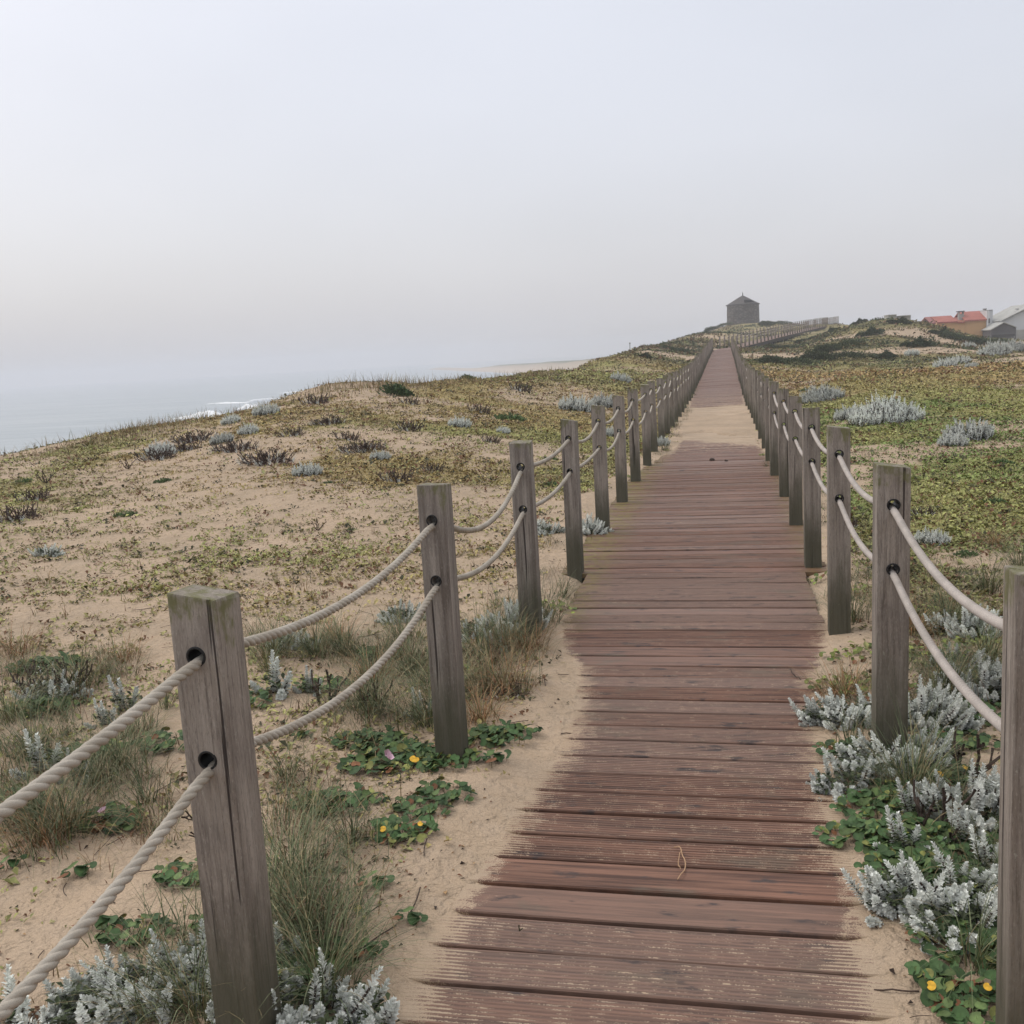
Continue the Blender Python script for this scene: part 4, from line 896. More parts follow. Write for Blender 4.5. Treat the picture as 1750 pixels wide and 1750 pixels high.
def twig_proto(n, R, h, silver=0, dead=0):
    root = empty("dry_shrub", (0, 0, 0)); parts = []; B = []; D = []
    for _ in range(n):
        a = rng.uniform(0, 2*PI); r_ = rng.random()*R; p = np.array([r_*math.cos(a)*1.4, r_*math.sin(a)*.8, -.02]); d = unit(np.array([math.cos(a)*.7, math.sin(a)*.7, 1.0])+rng.normal(size=3)*.25)
        pth = [p]
        for s_ in range(5): d = unit(d+rng.normal(size=3)*.28+np.array([0, 0, .08])); p = p+d*h*rng.uniform(.15, .27); pth.append(p)
        parts.append((*tube(pth, np.linspace(.0085, .0045, 6)*h/.22, 5), None, 0))
        for _ in range(3):
            s_ = rng.integers(1, 5); q_ = pth[s_]; d2 = unit(d+rng.normal(size=3)*.6); parts.append((*tube([q_, q_+d2*h*.16, q_+d2*h*.26+np.array([0, 0, h*.06])], np.array([.006, .004, .007])*h/.22, 5), None, 0))
        B.append((r_*math.cos(a)*1.4, r_*math.sin(a)*.8, -.01)); D.append((math.cos(a), math.sin(a), .6))
    build("twig", parts, M_twig, root)
    if dead:
        n_ = dead; a = rng.uniform(0, 2*PI, n_); q_ = np.sqrt(rng.random(n_))*R*1.1; P = np.stack([q_*np.cos(a)*1.4, q_*np.sin(a)*.8, rng.uniform(0, .6, n_)*h*(1-q_/R/1.3)], 1)
        build("dead_leaves", [leaves(P, rng.normal(size=(n_, 3))+[0, 0, .7], rng.normal(size=(n_, 3)), h*.16, h*.06, np.array([.095, .055, .045])*rng.uniform(.5, 1.5, (n_, 1)))+(0,)], M_leaf, root)
    if silver:
        k_ = rng.integers(0, n, silver); B = np.array(B)[k_]+rng.normal(size=(silver, 3))*[.05, .05, 0]; build("foliage", [shoots(B, np.array(D)[k_]+rng.normal(size=(silver, 3))*.4, rng.uniform(.08, .16, silver)*h/.22, 22, .022*h/.22, SILV*.85)], M_silver, root)
    return root
def mound_proto(n, a_, b_, h, ll, col, tilt=0):
    root = empty("dune_shrub", (0, 0, 0)); u = rng.uniform(0, 2*PI, n); r_ = np.sqrt(rng.random(n)); nz = .75+.5*fbm(np.cos(u)*2+5, np.sin(u)*2+r_*2, 91, 3)
    k_ = rng.integers(0, 7, n); la, lb = rng.uniform(-.65, .65, 7)*a_, rng.uniform(-.6, .6, 7)*b_; lr = rng.uniform(.28, .6, 7); h = h*rng.uniform(.5, 1.1, 7)[k_]
    x, y = la[k_]+np.cos(u)*r_*a_*nz*lr[k_], lb[k_]+np.sin(u)*r_*b_*nz*lr[k_]; z = h*np.sqrt(np.clip(1-r_**2, 0, 1))*(.5+fbm(x/a_*3, y/b_*3, 92, 3))*rng.uniform(.55, 1.05, n)
    D = np.stack([x/a_, y/b_, np.full(n, .9)], 1)+rng.normal(size=(n, 3))*.5; s = ll*rng.uniform(.6, 1.5, n)
    build("foliage", [leaves(np.stack([x, y, z-.03], 1), D, rng.normal(size=(n, 3))+[0, 0, 1], s, s*.42, np.array(col)*rng.uniform(.5, 1.7, (n, 1)))+(0,)], M_leaf, root)
    return root
PROTO = {}
used = set()
def put(kind, px, py, label, cat, group, width=None, rz=None, scale=None, wz=1.0):
    """copy of a plant with its parts, standing where the photo shows it"""
    src, w0 = PROTO[kind]; x, y, z, t = ground_at(px, py)
    s = scale if scale else (width/1700*t)/w0
    if kind in ('sA','sB','sC','s1') and t < 9: s = min(max(s, .85), 1.5)
    if kind[0] == 'g' and t < 7: s = min(max(s, .8), 1.6)
    if kind in ('tA','tB','tS') and t < 7: s = min(max(s, .8), 1.5)
    if kind in used:
        r_ = src.copy(); C.objects.link(r_)
        for chd in src.children:
            c = chd.copy(); C.objects.link(c); c.parent = r_
    else: r_ = src; used.add(kind)
    e = .12; gxx = float(height(x+e, y)-height(x-e, y))/(2*e); gyy = float(height(x, y+e)-height(x, y-e))/(2*e)
    nrm_ = Vector((-np.clip(gxx, -.5, .5), -np.clip(gyy, -.5, .5), 1)).normalized(); q_ = Vector((0, 0, 1)).rotation_difference(nrm_)
    r_.rotation_mode = 'QUATERNION'; from mathutils import Quaternion
    r_.rotation_quaternion = q_ @ Quaternion((0, 0, 1), rng.uniform(-.5, .5) if rz is None else rz)
    r_.location = (x, y, z); r_.scale = (s, s, s*wz); tag(r_, label, cat, group); return r_

PROTO['sA'] = (silver_proto(.085, 34, 84, .022, .04, .10, 160, upr=.15), .34)
PROTO['sB'] = (silver_proto(.14, 80, 84, .022, .04, .11, 420, upr=.15, dome=.03), .54)
PROTO['sC'] = (silver_proto(.14, 84, 84, .022, .05, .13, 420, 1.3, upr=.3, dome=.08), .52)
PROTO['s1'] = (silver_proto(.03, 5, 96, .022, .05, .12, 30, upr=.0), .17)
PROTO['sM'] = (silver_proto(.22, 150, 30, .036, .06, .14, 260, 1.6, upr=.5, dome=.13), .85)
PROTO['sL'] = (silver_proto(.5, 430, 26, .052, .10, .22, 400, 1.8, upr=.5, dome=.30), 2.0)
PROTO['gA'] = (glory_proto(60, .09), .27); PROTO['gB'] = (glory_proto(165, .13, 1.7), .44); PROTO['gC'] = (glory_proto(9, .05, 1.3), .13)
PROTO['gF'] = (glory_proto(175, .14, 1.6, kids=(('flower', -.05, -.03, (1.1, .2, .5)), ('flower', -.04, -.10, (.5, .5, 0)), ('yellow', .06, -.12, .018))), .46)
PROTO['gY'] = (glory_proto(84, .10, 1.4, kids=(('yellow', -.06, -.05, .013), ('yellow', .07, .01, .011))), .28)
PROTO['gW'] = (glory_proto(84, .10, 1.5, kids=(('flower', .0, -.04, (.35, -.1, 0)),)), .30)
PROTO['gL'] = (glory_proto(70, .16, 1.4, cols=((.17, .20, .05), (.10, .14, .04), (.26, .25, .07)), rad=.014), .44)
GG = [(.10, .125, .06), (.15, .17, .09), (.06, .08, .035), (.24, .20, .11)]; GS = [(.30, .22, .115), (.20, .13, .065), (.13, .14, .055), (.33, .17, .08)]
PROTO['tA'] = (grass_proto(60, .05, .14, .34, GG), .36); PROTO['tB'] = (grass_proto(190, .11, .18, .46, GG), .58); PROTO['tS'] = (grass_proto(200, .13, .12, .34, GS, droop=(.8, 2.2)), .5); PROTO['tT'] = (grass_proto(14, .05, .08, .25, GS[:2]+GG[:1], wd=.002), .25)
PROTO['dA'] = (twig_proto(22, .16, .20, 14, 160), .60); PROTO['dB'] = (twig_proto(55, .32, .22, 40, 520), 1.1); PROTO['dC'] = (twig_proto(5, .06, .22), .25)
PROTO['mA'] = (mound_proto(3000, 1.6, 1.1, .7, .16, (.035, .052, .022)), 3.6); PROTO['mB'] = (mound_proto(3800, 3.2, 1.4, .75, .20, (.045, .062, .026)), 7.0)
PROTO['mC'] = (mound_proto(900, .35, .3, .28, .075, (.05, .085, .03)), .8); PROTO['mG'] = (mound_proto(500, .26, .2, .09, .035, (.085, .13, .05)), .6)

SG = "silvery cottonweed clumps along the boardwalk"; SD = "silvery cottonweed clumps out on the dunes"
silver = [
 ('sB', 250, 1700, 240, "large silvery cottonweed spreading over sand left of the nearest left post", SG), ('sA', 370, 1650, 110, "silvery cottonweed sprigs against the left side of the nearest left post", SG),
 ('sA', 150, 1745, 150, "silvery cottonweed at the bottom edge, left of the big clump", SG), ('sB', 520, 1745, 170, "silvery cottonweed clump at the right foot of the nearest left post", SG), ('s1', 480, 1655, 60, "single silvery shoot rising right of the nearest left post", SG),
 ('s1', 15, 1750, 60, "silvery cottonweed shoot in the bottom left corner", SG), ('s1', 75, 1320, 80, "short silvery shoot lying in grass below the upper rope, far left", SG), ('s1', 130, 1335, 50, "tiny silvery shoot near the far left grass below the upper rope", SG),
 ('s1', 215, 1215, 70, "silvery shoot just above the upper rope left of the nearest post", SG), ('s1', 180, 1240, 50, "silvery tuft touching the upper rope at left", SG), ('sA', 95, 1195, 120, "silvery cottonweed mixed with black dry stems at far left", SG),
 ('s1', 470, 1185, 80, "silvery shoot lying on bare sand right of the nearest left post", SG), ('s1', 530, 1185, 50, "small silvery tuft beside the lower rope", SG), ('sA', 500, 1105, 90, "silvery cottonweed patch above the lower rope between first and second left posts", SG),
 ('sA', 690, 1060, 100, "silvery cottonweed just left of the second left post", SG), ('s1', 722, 1225, 40, "upright silvery shoot tucked at the left foot of the second post", SG), ('sC', 880, 1075, 110, "bushy silvery cottonweed at the foot of the third left post", SG), ('s1', 845, 1115, 36, "small upright silvery shoot between second and third left posts", SG),
 ('sA', 800, 1090, 70, "faint silvery tuft in the grass right of the second left post", SG), ('sA', 938, 912, 60, "silvery tuft between third and fourth left posts", SG), ('sC', 1008, 912, 44, "silvery clump between fourth and fifth left posts", SG), ('sA', 915, 905, 40, "low silvery tuft behind the third left post", SG),
 ('sM', 1126, 762, 42, "silvery clump at the foot of the eighth left post beside the sand drift", SG), ('sM', 1040, 745, 44, "silvery clump behind the sixth left post", SG),
 ('sM', 985, 702, 70, "pale silvery thicket behind the fourth left post", SD), ('sM', 1035, 696, 60, "pale silvery thicket behind the fifth left post", SD), ('sM', 1060, 652, 40, "small silvery patch beyond the left fence", SD),
 ('sL', 1515, 722, 125, "large dome of silvery cottonweed in the green meadow", SD), ('sM', 1455, 716, 60, "left shoulder of silvery shoots beside the large dome", SD), ('sL', 1402, 686, 80, "silvery cottonweed clump just behind the right fence", SD), ('sM', 1655, 752, 85, "round silvery cottonweed clump right of the large dome", SD), ('sM', 1628, 762, 50, "low front skirt of the round silvery clump", SD),
 ('sM', 1592, 928, 60, "small greyish silvery clump beyond the first right rope span", SG), ('sM', 1615, 628, 40, "distant silvery bush on the meadow, left of a scattered row", SD), ('sM', 1642, 622, 36, "distant silvery bush on the meadow, middle of a scattered row", SD), ('sM', 1558, 607, 26, "distant silvery bush at the foot of the dark dune shrubs", SD), ('sM', 1660, 628, 22, "tiny distant silvery bush on the ochre meadow", SD),
 ('sL', 1700, 606, 60, "distant silvery thicket below the white house", SD), ('sL', 1735, 600, 50, "distant silvery thicket at the right edge of view", SD), ('sM', 1655, 594, 24, "far silvery tuft on the dune under the ochre house", SD),
 ('sC', 1660, 1085, 110, "silvery clump seen between the right ropes near the right edge", SG), ('sC', 1690, 1190, 120, "tall silvery shoots under the lower right rope", SG), ('sC', 1585, 1235, 130, "tall silvery clump right of the second right post", SG), ('sA', 1640, 1140, 70, "silvery shoots in deep green behind the lower right rope", SG),
 ('sB', 1465, 1230, 110, "silvery clump on the sand left of the second right post", SG), ('sB', 1530, 1300, 170, "thick silvery clump wrapping the foot of the second right post", SG), ('sA', 1450, 1345, 110, "silvery shoots reaching left over the sand toward the boards", SG), ('s1', 1405, 1240, 44, "dusty silvery sprig lying on the board ends", SG),
 ('sC', 1680, 1400, 130, "silvery clump beside the nearest right post, upper one", SG), ('s1', 1565, 1400, 60, "silvery shoot standing among round green leaves", SG), ('s1', 1655, 1450, 60, "tall silvery shoot with layered leaves near the nearest right post", SG), ('sB', 1620, 1540, 150, "silvery clump creeping out over sand near the bottom right", SG), ('s1', 1520, 1565, 80, "long silvery shoot pointing left over the sand at bottom right", SG), ('sA', 1640, 1590, 90, "rounded silvery rosettes at bottom right above bare sand", SG), ('s1', 1690, 1490, 50, "silvery shoot touching the nearest right post", SG), ('s1', 1545, 1455, 56, "short silvery shoot at the left of the bottom right greenery", SG),
 ('sA', 82, 950, 60, "lone grey silvery tuft on bare sand, far left", SD), ('sM', 525, 812, 56, "neat silvery clump on the sandy rise, left dune", SD), ('sM', 275, 778, 60, "silvery clump among dark stems on the left dune slope", SD), ('sM', 380, 757, 46, "bluish silvery clump on the left dune slope", SD), ('sM', 425, 742, 46, "silvery clump under the left dune crest", SD), ('sM', 455, 708, 50, "silvery clump on the left dune crest against the sea", SD), ('sM', 395, 724, 40, "silvery patch just below the crest near the breaking wave", SD),
 ('sM', 785, 729, 44, "silvery streak on the middle of the left dune", SD), ('sM', 650, 785, 40, "thin silvery patch on the left dune, centre", SD), ('sM', 860, 740, 30, "little silvery patch on the left dune near the fence", SD),
]
for k_, px, py, wpx, lab, grp in silver: put(k_, px, py, lab, "cottonweed", grp, width=wpx, wz=1.4 if k_ in ('sM', 'sL') else 1.0)
GLG = "beach morning glory patches with round leaves"
glory = [
 ('gF', 680, 1300, 190, "big patch of round leaves with pink flowers at the second left post"), ('gA', 760, 1360, 110, "round leaved patch with trailing leaves below the second left post"), ('gB', 580, 1375, 150, "large round leaved patch on sand left of the yellow leaf"), ('gY', 690, 1425, 110, "round leaved patch with two yellow leaves on open sand"),
 ('gB', 850, 1260, 110, "dark round leaved patch right of the second left post"), ('gC', 850, 1305, 60, "small round leaved sprig on sand right of the second left post"), ('gC', 642, 1520, 70, "small round leaved plant on open sand, upper of three"), ('gC', 700, 1580, 46, "few small leaves near the board ends, middle of three"), ('gC', 632, 1635, 46, "three leaved plantlet on sand, lowest of three"),
 ('gA', 280, 1275, 110, "round leaved patch left of the nearest left post between the ropes"), ('gW', 200, 1405, 130, "round leaved patch with one pale pink flower under the upper rope"), ('gB', 80, 1210, 130, "low green leaves among grass at far left"), ('gA', 320, 1500, 110, "round leaved patch touching the nearest left post"), ('gC', 170, 1590, 70, "small green leaves above the big silvery clump"), ('gA', 230, 1600, 90, "trailing green leaves above the big silvery clump"),
 ('gC', 135, 1500, 60, "few small leaves on bare sand under the lower rope"), ('gC', 20, 1485, 40, "tiny green plant at far left edge of bare sand"), ('gA', 540, 1640, 100, "dark round leaves right of the nearest left post"), ('gC', 512, 1262, 30, "single upright round leaf on sand by the lower rope"), ('gA', 550, 1175, 90, "round green leaves under the lower rope, left of second post"), ('gA', 640, 1120, 90, "green leaves in grass left of the second left post"),
 ('gL', 1470, 1120, 80, "yellowish leaves at the foot of the third right post"), ('gL', 1450, 1170, 70, "olive leaves creeping along the right board ends"), ('gA', 1640, 1270, 110, "round leaves with yellowing blades under the lower right rope"), ('gB', 1510, 1370, 150, "deep green round leaves right of the boards"), ('gB', 1600, 1430, 190, "dense round green leaves beside the nearest right post"), ('gY', 1620, 1330, 110, "round leaves with yellow ones among the silvery shoots"), ('gB', 1570, 1475, 140, "green round leaves fringing the sand at right"), ('gY', 1640, 1700, 140, "round leaved patch with yellow leaves in the bottom right corner"), ('gB', 1690, 1620, 110, "green round leaves at the foot of the nearest right post"), ('gC', 1580, 1600, 50, "single round leaf on sand at bottom right"), ('gA', 1680, 1745, 110, "round leaves at the bottom edge, right"),
 ('gB', 1480, 1290, 140, "dark leaves under the silvery clump at the second right post"), ('gB', 1560, 1290, 150, "dark leaves right of the second right post base"), ('gB', 1660, 1220, 150, "dark leaves under the lower right rope"), ('gB', 1500, 1430, 120, "leafy fringe creeping over the sand at right"), ('gB', 1660, 1530, 150, "dark leaves between silvery clumps at bottom right"), ('gB', 1600, 1500, 150, "leafy carpet beside the silvery clump at bottom right"), ('gA', 1650, 1600, 110, "small dark leaves near the nearest right post"),
 ('gB', 640, 1270, 150, "leaf carpet left of the pink flowers"), ('gB', 760, 1300, 130, "leaf carpet at the foot of the second left post"), ('gA', 720, 1385, 100, "leaves trailing toward the boards"), ('gB', 480, 1680, 140, "dark leaves among silvery shoots right of the nearest left post"), ('gA', 420, 1200, 100, "leaves hugging the nearest left post, upper right"), ('gB', 150, 1290, 140, "leaves in the grass at far left above the rope"), ('gA', 30, 1370, 100, "leaves at the left edge between the ropes"), ('gB', 90, 1140, 130, "green leaves behind the black stems at far left"), ('gA', 390, 1580, 80, "leaves at the left side of the nearest left post, low"),
 ('gL', 800, 1150, 110, "yellow green leaves behind the second left post"), ('gL', 1600, 1050, 110, "yellow green leaves behind the upper right rope"), ('gL', 1680, 1100, 110, "yellow green leaves at right behind the ropes"),
 ('gL', 1380, 1000, 50, "small leafy tuft at the foot of the fourth right post"), ('gL', 1500, 1180, 100, "low green leaves left of the second right post"), ('gL', 1600, 1120, 100, "olive ground leaves behind the right ropes"), ('gL', 1480, 1010, 90, "dense low green leaves beyond the third right post"), ('gL', 960, 1040, 70, "small green leaves along the left board ends"), ('gL', 1070, 815, 44, "small dry leaves at the left board ends near the sixth post"), ('gL', 1300, 780, 40, "creeping leaves at the right board ends near the sand drift"),
]
for k_, px, py, wpx, lab in glory: put(k_, px, py, lab, "creeping plant", GLG, width=wpx)
TG = "grass tufts beside the boardwalk"
tufts = [
 ('tB', 735, 1240, 190, "thick drooping grass tuft at the left of the second left post"), ('tB', 700, 1150, 150, "tall grass tuft behind the second left post"), ('tB', 820, 1120, 150, "green grass between second and third left posts"), ('tS', 860, 1180, 190, "brown matted grass right of the second left post"), ('tS', 905, 1110, 120, "straw grass at the sand edge below the third left post"), ('tB', 930, 1060, 110, "grass tuft at the right foot of the third left post"),
 ('tB', 500, 1500, 170, "long grass right of the nearest left post"), ('tB', 530, 1600, 170, "arching grass at right of the nearest left post, lower"), ('tA', 600, 1440, 100, "thin grass among round leaves, centre left"), ('tB', 340, 1740, 150, "grass clump at the left foot of the nearest left post"), ('tA', 240, 1740, 130, "tall thin grass in the silvery clump at bottom left"), ('tB', 170, 1340, 170, "grass tuft left under the upper rope"), ('tB', 60, 1400, 170, "grass tuft at the far left between the ropes"), ('tS', 80, 1440, 130, "dry straw grass at the far left between the ropes"),
 ('tB', 60, 1290, 150, "green grass at the far left above the upper rope"), ('tA', 250, 1370, 110, "grass wisps left of the nearest left post"), ('tA', 280, 1210, 100, "grass wisps near the top of the nearest left post"), ('tB', 140, 1180, 150, "tall mixed grass at upper far left"), ('tA', 460, 1150, 90, "grass wisps right of the nearest left post, upper"), ('tB', 590, 1120, 130, "grass tuft above the lower rope, first span"), ('tA', 490, 1330, 90, "thin upright grass on sand by the lower rope"), ('tA', 620, 1200, 90, "dark grass stems on sand, first span"),
 ('tS', 30, 1120, 130, "dry grass at the left edge, middle height"), ('tS', 210, 1130, 110, "dry reddish grass on the sand, left"), ('tS', 570, 1090, 100, "straw grass near the top rope, first span"), ('tT', 80, 1000, 80, "sparse dry stalks on the left dune, near"), ('tT', 300, 985, 70, "sparse dry stalks behind the nearest left post"), ('tT', 520, 1000, 80, "sparse dry stalks on open sand, centre left"), ('tT', 160, 1480, 100, "thin brown stalks on bare sand under the lower rope"), ('tT', 650, 1480, 100, "thin stalks on open sand near the boards"),
 ('tB', 1690, 1010, 90, "bright green grass tuft behind the nearest right post"), ('tB', 1745, 970, 90, "tall bright grass at the right edge"), ('tB', 1620, 1070, 110, "grass in front of the silvery clump at right"), ('tS', 1560, 1080, 90, "straw grass right of the second right post"), ('tB', 1455, 1060, 70, "grass at the right of the third right post"), ('tT', 1480, 790, 60, "thin stalks right of the second right post top"), ('tT', 1610, 900, 60, "thin reddish stalks in the right meadow"), ('tS', 1700, 930, 70, "reddish dry grass in the right meadow"),
 ('tB', 640, 1215, 150, "tangled green grass in the first span, low"), ('tB', 760, 1200, 140, "grass crossing in front of the second left post"), ('tB', 690, 1095, 150, "grey green grass left of the second left post, upper"), ('tS', 640, 1160, 130, "straw grass in the first span, middle"), ('tB', 860, 1105, 140, "grass around the silvery bush at the third left post"), ('tS', 820, 1230, 130, "matted brown grass right of the second left post, lower"),
 ('tB', 460, 1560, 150, "grass hiding the right edge of the nearest left post"), ('tB', 550, 1690, 150, "grass over the silvery clump at the bottom, right of the post"), ('tA', 420, 1745, 110, "pale blade tuft in front of the nearest left post"), ('tB', 120, 1420, 150, "grass tuft on sand between the two left ropes"), ('tB', 20, 1230, 150, "grass at the left edge above the upper rope"), ('tB', 210, 1310, 130, "grass under the upper rope beside the nearest post"), ('tB', 540, 1120, 120, "grass tuft at the top of the first span"), ('tB', 470, 1120, 110, "grass tuft just right of the nearest left post, high up"),
 ('tB', 1620, 1180, 120, "grass in the silvery thicket under the right ropes"), ('tS', 1440, 1190, 80, "brown grass along the right board ends"), ('tB', 1560, 1350, 110, "grass among round leaves right of the second right post"), ('tA', 1660, 1650, 120, "grass at the foot of the nearest right post"), ('tB', 1690, 1130, 110, "grass under the upper right rope at the edge"), ('tS', 1520, 1040, 80, "straw grass beside the second right post top"),
 ('tB', 1165, 700, 30, "grass fringe along the left board edge, far"), ('tB', 1150, 730, 34, "grass fringe by the ninth left post"), ('tB', 1135, 770, 34, "grass fringe beside the sand drift"), ('tB', 1178, 680, 24, "distant grass fringe at the left of the boards"), ('tA', 1310, 800, 30, "small weeds at the right board edge"), ('tA', 1450, 1280, 70, "thin grass left of the second right post"), ('tA', 960, 1020, 60, "grass under the fourth left post"),
]
for k_, px, py, wpx, lab in tufts: put(k_, px, py, lab, "grass tuft", TG, width=wpx)
DG = "dry dark stemmed shrubs on the left dune"
dry = [('dB', 455, 790, 110, "widest patch of dark dry stems on the sandy rise"), ('dA', 680, 822, 70, "dark dry stems right of the sandy rise"), ('dB', 330, 755, 90, "dark dry stems on the slope toward the sea"), ('dA', 30, 888, 80, "dark dry stems at the left edge"), ('dA', 270, 785, 70, "dry stems left of the sandy rise"), ('dB', 620, 770, 90, "dry stems behind the sandy rise"), ('dA', 595, 752, 50, "small dry shrub in the middle of the left dune"), ('dA', 840, 756, 44, "small dry shrub near the fifth left post"),
 ('dA', 700, 690, 40, "dry stems near the round green bush"), ('dC', 80, 825, 24, "bare bent twig standing on pale sand at left"), ('dC', 220, 800, 22, "bare twigs on pale sand"), ('dC', 545, 905, 22, "bare forked twig behind the first rope span"), ('dA', 595, 912, 26, "dark little dry plant behind the first rope span"), ('dA', 90, 1185, 150, "black dry stems above the upper rope at far left"), ('dC', 560, 1200, 70, "black bent stems on sand in the first span"), ('dC', 640, 1215, 60, "black upright stem left of the second left post"), ('dC', 360, 1420, 60, "dry stems beside the nearest left post"), ('dA', 870, 1190, 70, "dark woody stems right of the second left post"),
 ('dB', 400, 770, 90, "dark reddish stems joining two clumps on the left dune"), ('dB', 310, 772, 80, "dark reddish stems left of the slope clumps"), ('dA', 740, 805, 50, "little reddish dry plant near the first rope spans"), ('dA', 700, 735, 60, "reddish dry stems in the middle of the left dune"), ('dA', 500, 745, 50, "dry stems under the dune crest, centre"), ('dA', 820, 705, 50, "dry stems in the olive band of the left dune"), ('dB', 560, 725, 70, "dry stems spread below the dune crest"), ('dA', 60, 855, 60, "dark stems rising from the left edge clump"),
 ('dA', 540, 690, 60, "dry stems on the dune crest"), ('dA', 890, 668, 50, "dry stems in the olive part of the left dune"), ('dC', 1660, 1330, 90, "curled dark stems on sand near the right ropes"), ('dC', 1600, 1420, 90, "long dark twig among the green leaves at right"), ('dA', 1580, 880, 50, "dark stems in the right meadow"), ('dA', 1450, 900, 50, "dark stems right of the third right post")]
for k_, px, py, wpx, lab in dry: put(k_, px, py, lab, "dry shrub", DG, width=wpx)
MG = "dark green shrub mats on the far dunes"
mats_ = [('mA', 1572, 592, 72, "darkest rounded shrub mat on the right dune"), ('mA', 1538, 553, 50, "dark shrub mat capping the right dune skyline"), ('mB', 1430, 598, 110, "long dark shrub mat below the ramp, right of centre"), ('mB', 1340, 622, 110, "dark shrub bank right of the boardwalk end"), ('mB', 1420, 616, 130, "low green shrub bank at the foot of the right dune"), ('mB', 1640, 582, 90, "dark shrub mat below the ochre house"), ('mA', 1490, 572, 60, "shrub mat in the middle of the right dune"), ('mA', 1420, 568, 36, "small dark shrub mat by the top of the ramp"), ('mB', 1330, 596, 60, "dark growth under the ramp posts"), ('mA', 1470, 552, 36, "thin shrub mat on the dune crest"), ('mB', 1380, 584, 60, "shrub bank beside the ramp"),
 ('mB', 1690, 588, 80, "green mat in front of the grey shed"), ('mB', 1150, 600, 70, "dark green streak on the left hill beyond the fence"), ('mB', 1225, 562, 60, "shrubs on the hill left of the stone tower"), ('mA', 1100, 610, 40, "shrub mat on the left hill, lower"), ('mB', 1320, 556, 60, "shrubs on the skyline right of the stone tower"), ('mA', 1610, 572, 50, "shrub mat on the sandy hollow of the right dune"), ('mA', 1510, 612, 60, "green bank where the meadow meets the right dune")]
for k_, px, py, wpx, lab in mats_: put(k_, px, py, lab, "shrub", MG, width=wpx, wz=.8)
BG = "small green bushes dotted on the dunes"
small = [('mC', 678, 676, 60, "round dark green bush on the left dune crest"), ('mG', 212, 882, 56, "small blue green plant on the sand at left"), ('mG', 38, 825, 44, "flat green plant on pale sand at far left"), ('mG', 1715, 792, 50, "small green plant in the right meadow"), ('mG', 940, 785, 40, "green plant between third and fourth left posts"), ('mG', 943, 830, 50, "green plant left of the fourth left post"), ('mG', 870, 718, 90, "spreading green plant left of the fourth left post top"), ('mG', 600, 906, 26, "tiny green plant behind the first rope span"), ('mG', 560, 826, 30, "small green plant under the sandy rise"), ('mG', 275, 824, 44, "green plant on the sand below the dark stems"), ('mG', 895, 662, 40, "green bush in the far olive dune"), ('mC', 800, 650, 30, "low green bush on the skyline"), ('mG', 1700, 860, 60, "green plant at the right of the meadow"), ('mG', 1650, 950, 60, "green plant above the upper right rope"), ('mG', 1520, 688, 50, "low green plant in front of the large dome"), ('mG', 1374, 668, 30, "green plant in the ochre meadow")]
for k_, px, py, wpx, lab in small: put(k_, px, py, lab, "bush", BG, width=wpx)
for k_, (src, _) in PROTO.items():
    if k_ not in used:
        for c in list(src.children): bpy.data.objects.remove(c)
        bpy.data.objects.remove(src)

# ------------------------------------------------------------------ small things on the boards
def onb(px, py):
    d = ray(px, py); t = (0-H)/d[2]
    for _ in range(6): p = CAM+d*t; t = (float(deck_z(p[1]))-H)/d[2]
    return CAM+d*t
for (px, py, s, lab) in ((1217, 787, .034, "larger dark pebble on the boards before the sand drift"), (1241, 788, .022, "smaller dark pebble on the boards before the sand drift")):
    bm = bmesh.new(); bmesh.ops.create_icosphere(bm, subdivisions=2, radius=s)
    for v in bm.verts: v.co = Vector((v.co.x*1.1, v.co.y*.9, max(v.co.z, -.35*s)*.8))*(1+.25*(vnoise(v.co.x*60, v.co.y*60+v.co.z*50, 3)-.5))
    me = bpy.data.meshes.new("pebble"); bm.to_mesh(me); bm.free(); me.materials.append(M_stone if False else M_twig); o = bpy.data.objects.new("pebble", me); C.objects.link(o)
    p = onb(px, py); o.location = (p[0], p[1], p[2]+.26*s); tag(o, lab, "pebble", "pebbles on the boards")
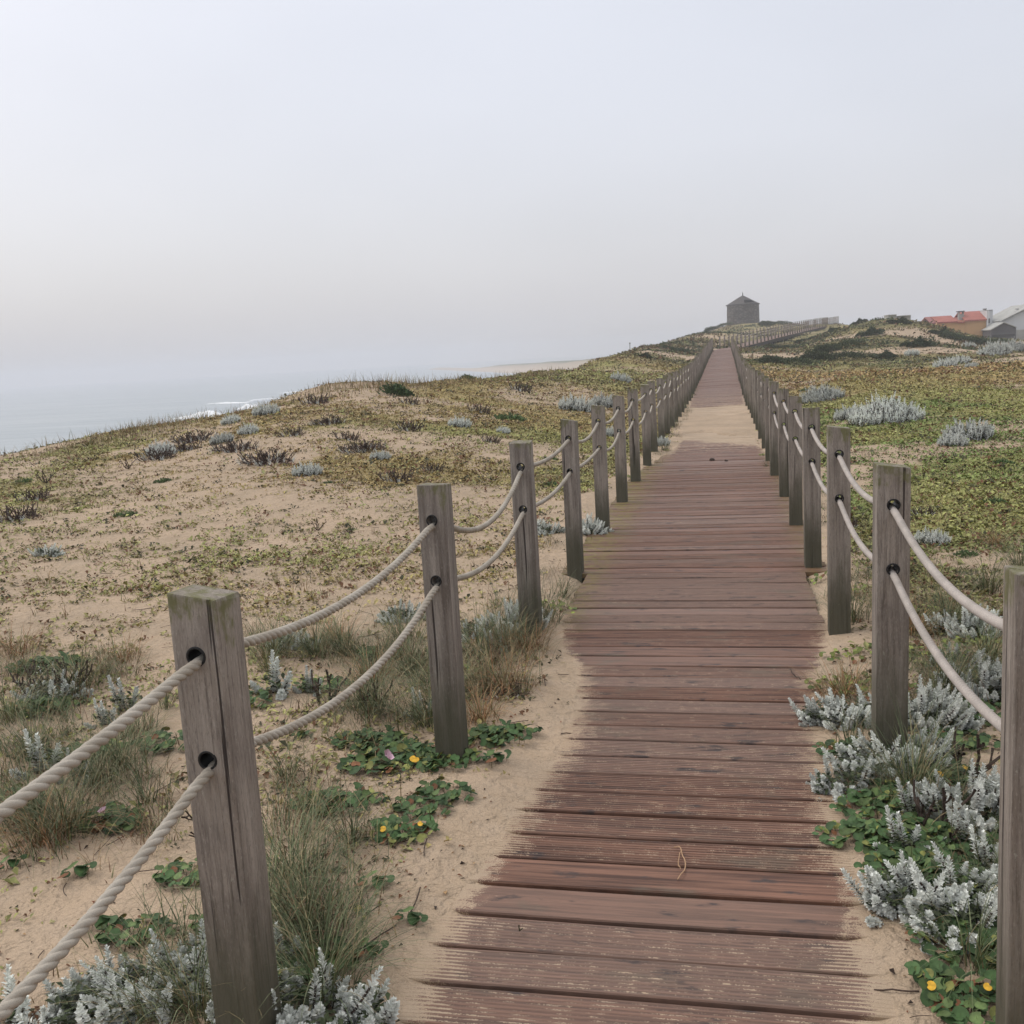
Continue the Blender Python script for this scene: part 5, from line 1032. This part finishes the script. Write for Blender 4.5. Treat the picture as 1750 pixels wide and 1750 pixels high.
def curl(name, pts_, r_, m_, lab, cat, lift=.004):
    P = np.array([onb(*q_) for q_ in pts_]); tt = np.linspace(0, len(P)-1, 24); Q = np.stack([np.interp(tt, np.arange(len(P)), P[:, k]) for k in range(3)], 1)
    for _ in range(4): Q[1:-1] = (Q[:-2]+2*Q[1:-1]+Q[2:])/4
    c0 = Q[0].copy(); Q = Q-c0; Q[:, 2] += lift+.006*np.sin(np.linspace(0, 9, 24))**2; o = build(name, [(*tube(Q, r_, 6), None, 0)], m_); o.location = c0; tag(o, lab, cat); return o
M_straw = flat_mat("straw_root", (.42, .27, .16), .8)
curl("root_fibre", [(1152, 1450), (1164, 1452), (1166, 1465), (1173, 1480), (1168, 1495), (1158, 1506)], .0016, M_straw, "curled straw coloured root lying on the near boards", "root")
curl("root_fibre", [(1164, 1456), (1160, 1470), (1159, 1482), (1163, 1488)], .0012, M_straw, "thin looped root fibre beside the curled root", "root")
curl("twig", [(1350, 1145), (1356, 1156), (1368, 1163)], .0025, M_twig, "short black twig on the boards near the right edge", "twig")
p = onb(887, 1593); V, Fq, cc = leaves(np.zeros((1, 3)), np.array([[0, -.2, 1.]]), np.array([[1, .3, 0.]]), .022, .016, np.array([[.06, .07, .03]])); V2, F2, c2 = leaves(np.zeros((1, 3)), np.array([[.5, -.2, .5]]), np.array([[0, 0, 1.]]), .018, .013, np.array([[.05, .06, .03]]))
o = build("fallen_leaf", [(V, Fq, cc, 0), (V2, F2, c2, 0)], M_leaf); o.location = p+np.array([0, 0, .001]); tag(o, "small dark leaf stuck upright in a board gap", "leaf")

# ------------------------------------------------------------------ sea mist
hz = build("haze", [(*box(-1500, 1500, -1500, 1500, -15.8, 14.0), None, 0)], []); tag(hz, "thin even sea mist over dunes and water", "haze", kind="stuff")
mh = bpy.data.materials.new("sea_mist"); mh.use_nodes = True; mh.node_tree.nodes.clear(); on = mh.node_tree.nodes.new("ShaderNodeOutputMaterial"); pv = mh.node_tree.nodes.new("ShaderNodeVolumePrincipled")
pv.inputs["Density"].default_value = .0012; pv.inputs["Color"].default_value = (.82, .84, .90, 1); pv.inputs["Anisotropy"].default_value = .2; mh.node_tree.links.new(pv.outputs[0], on.inputs["Volume"]); hz.data.materials.append(mh)
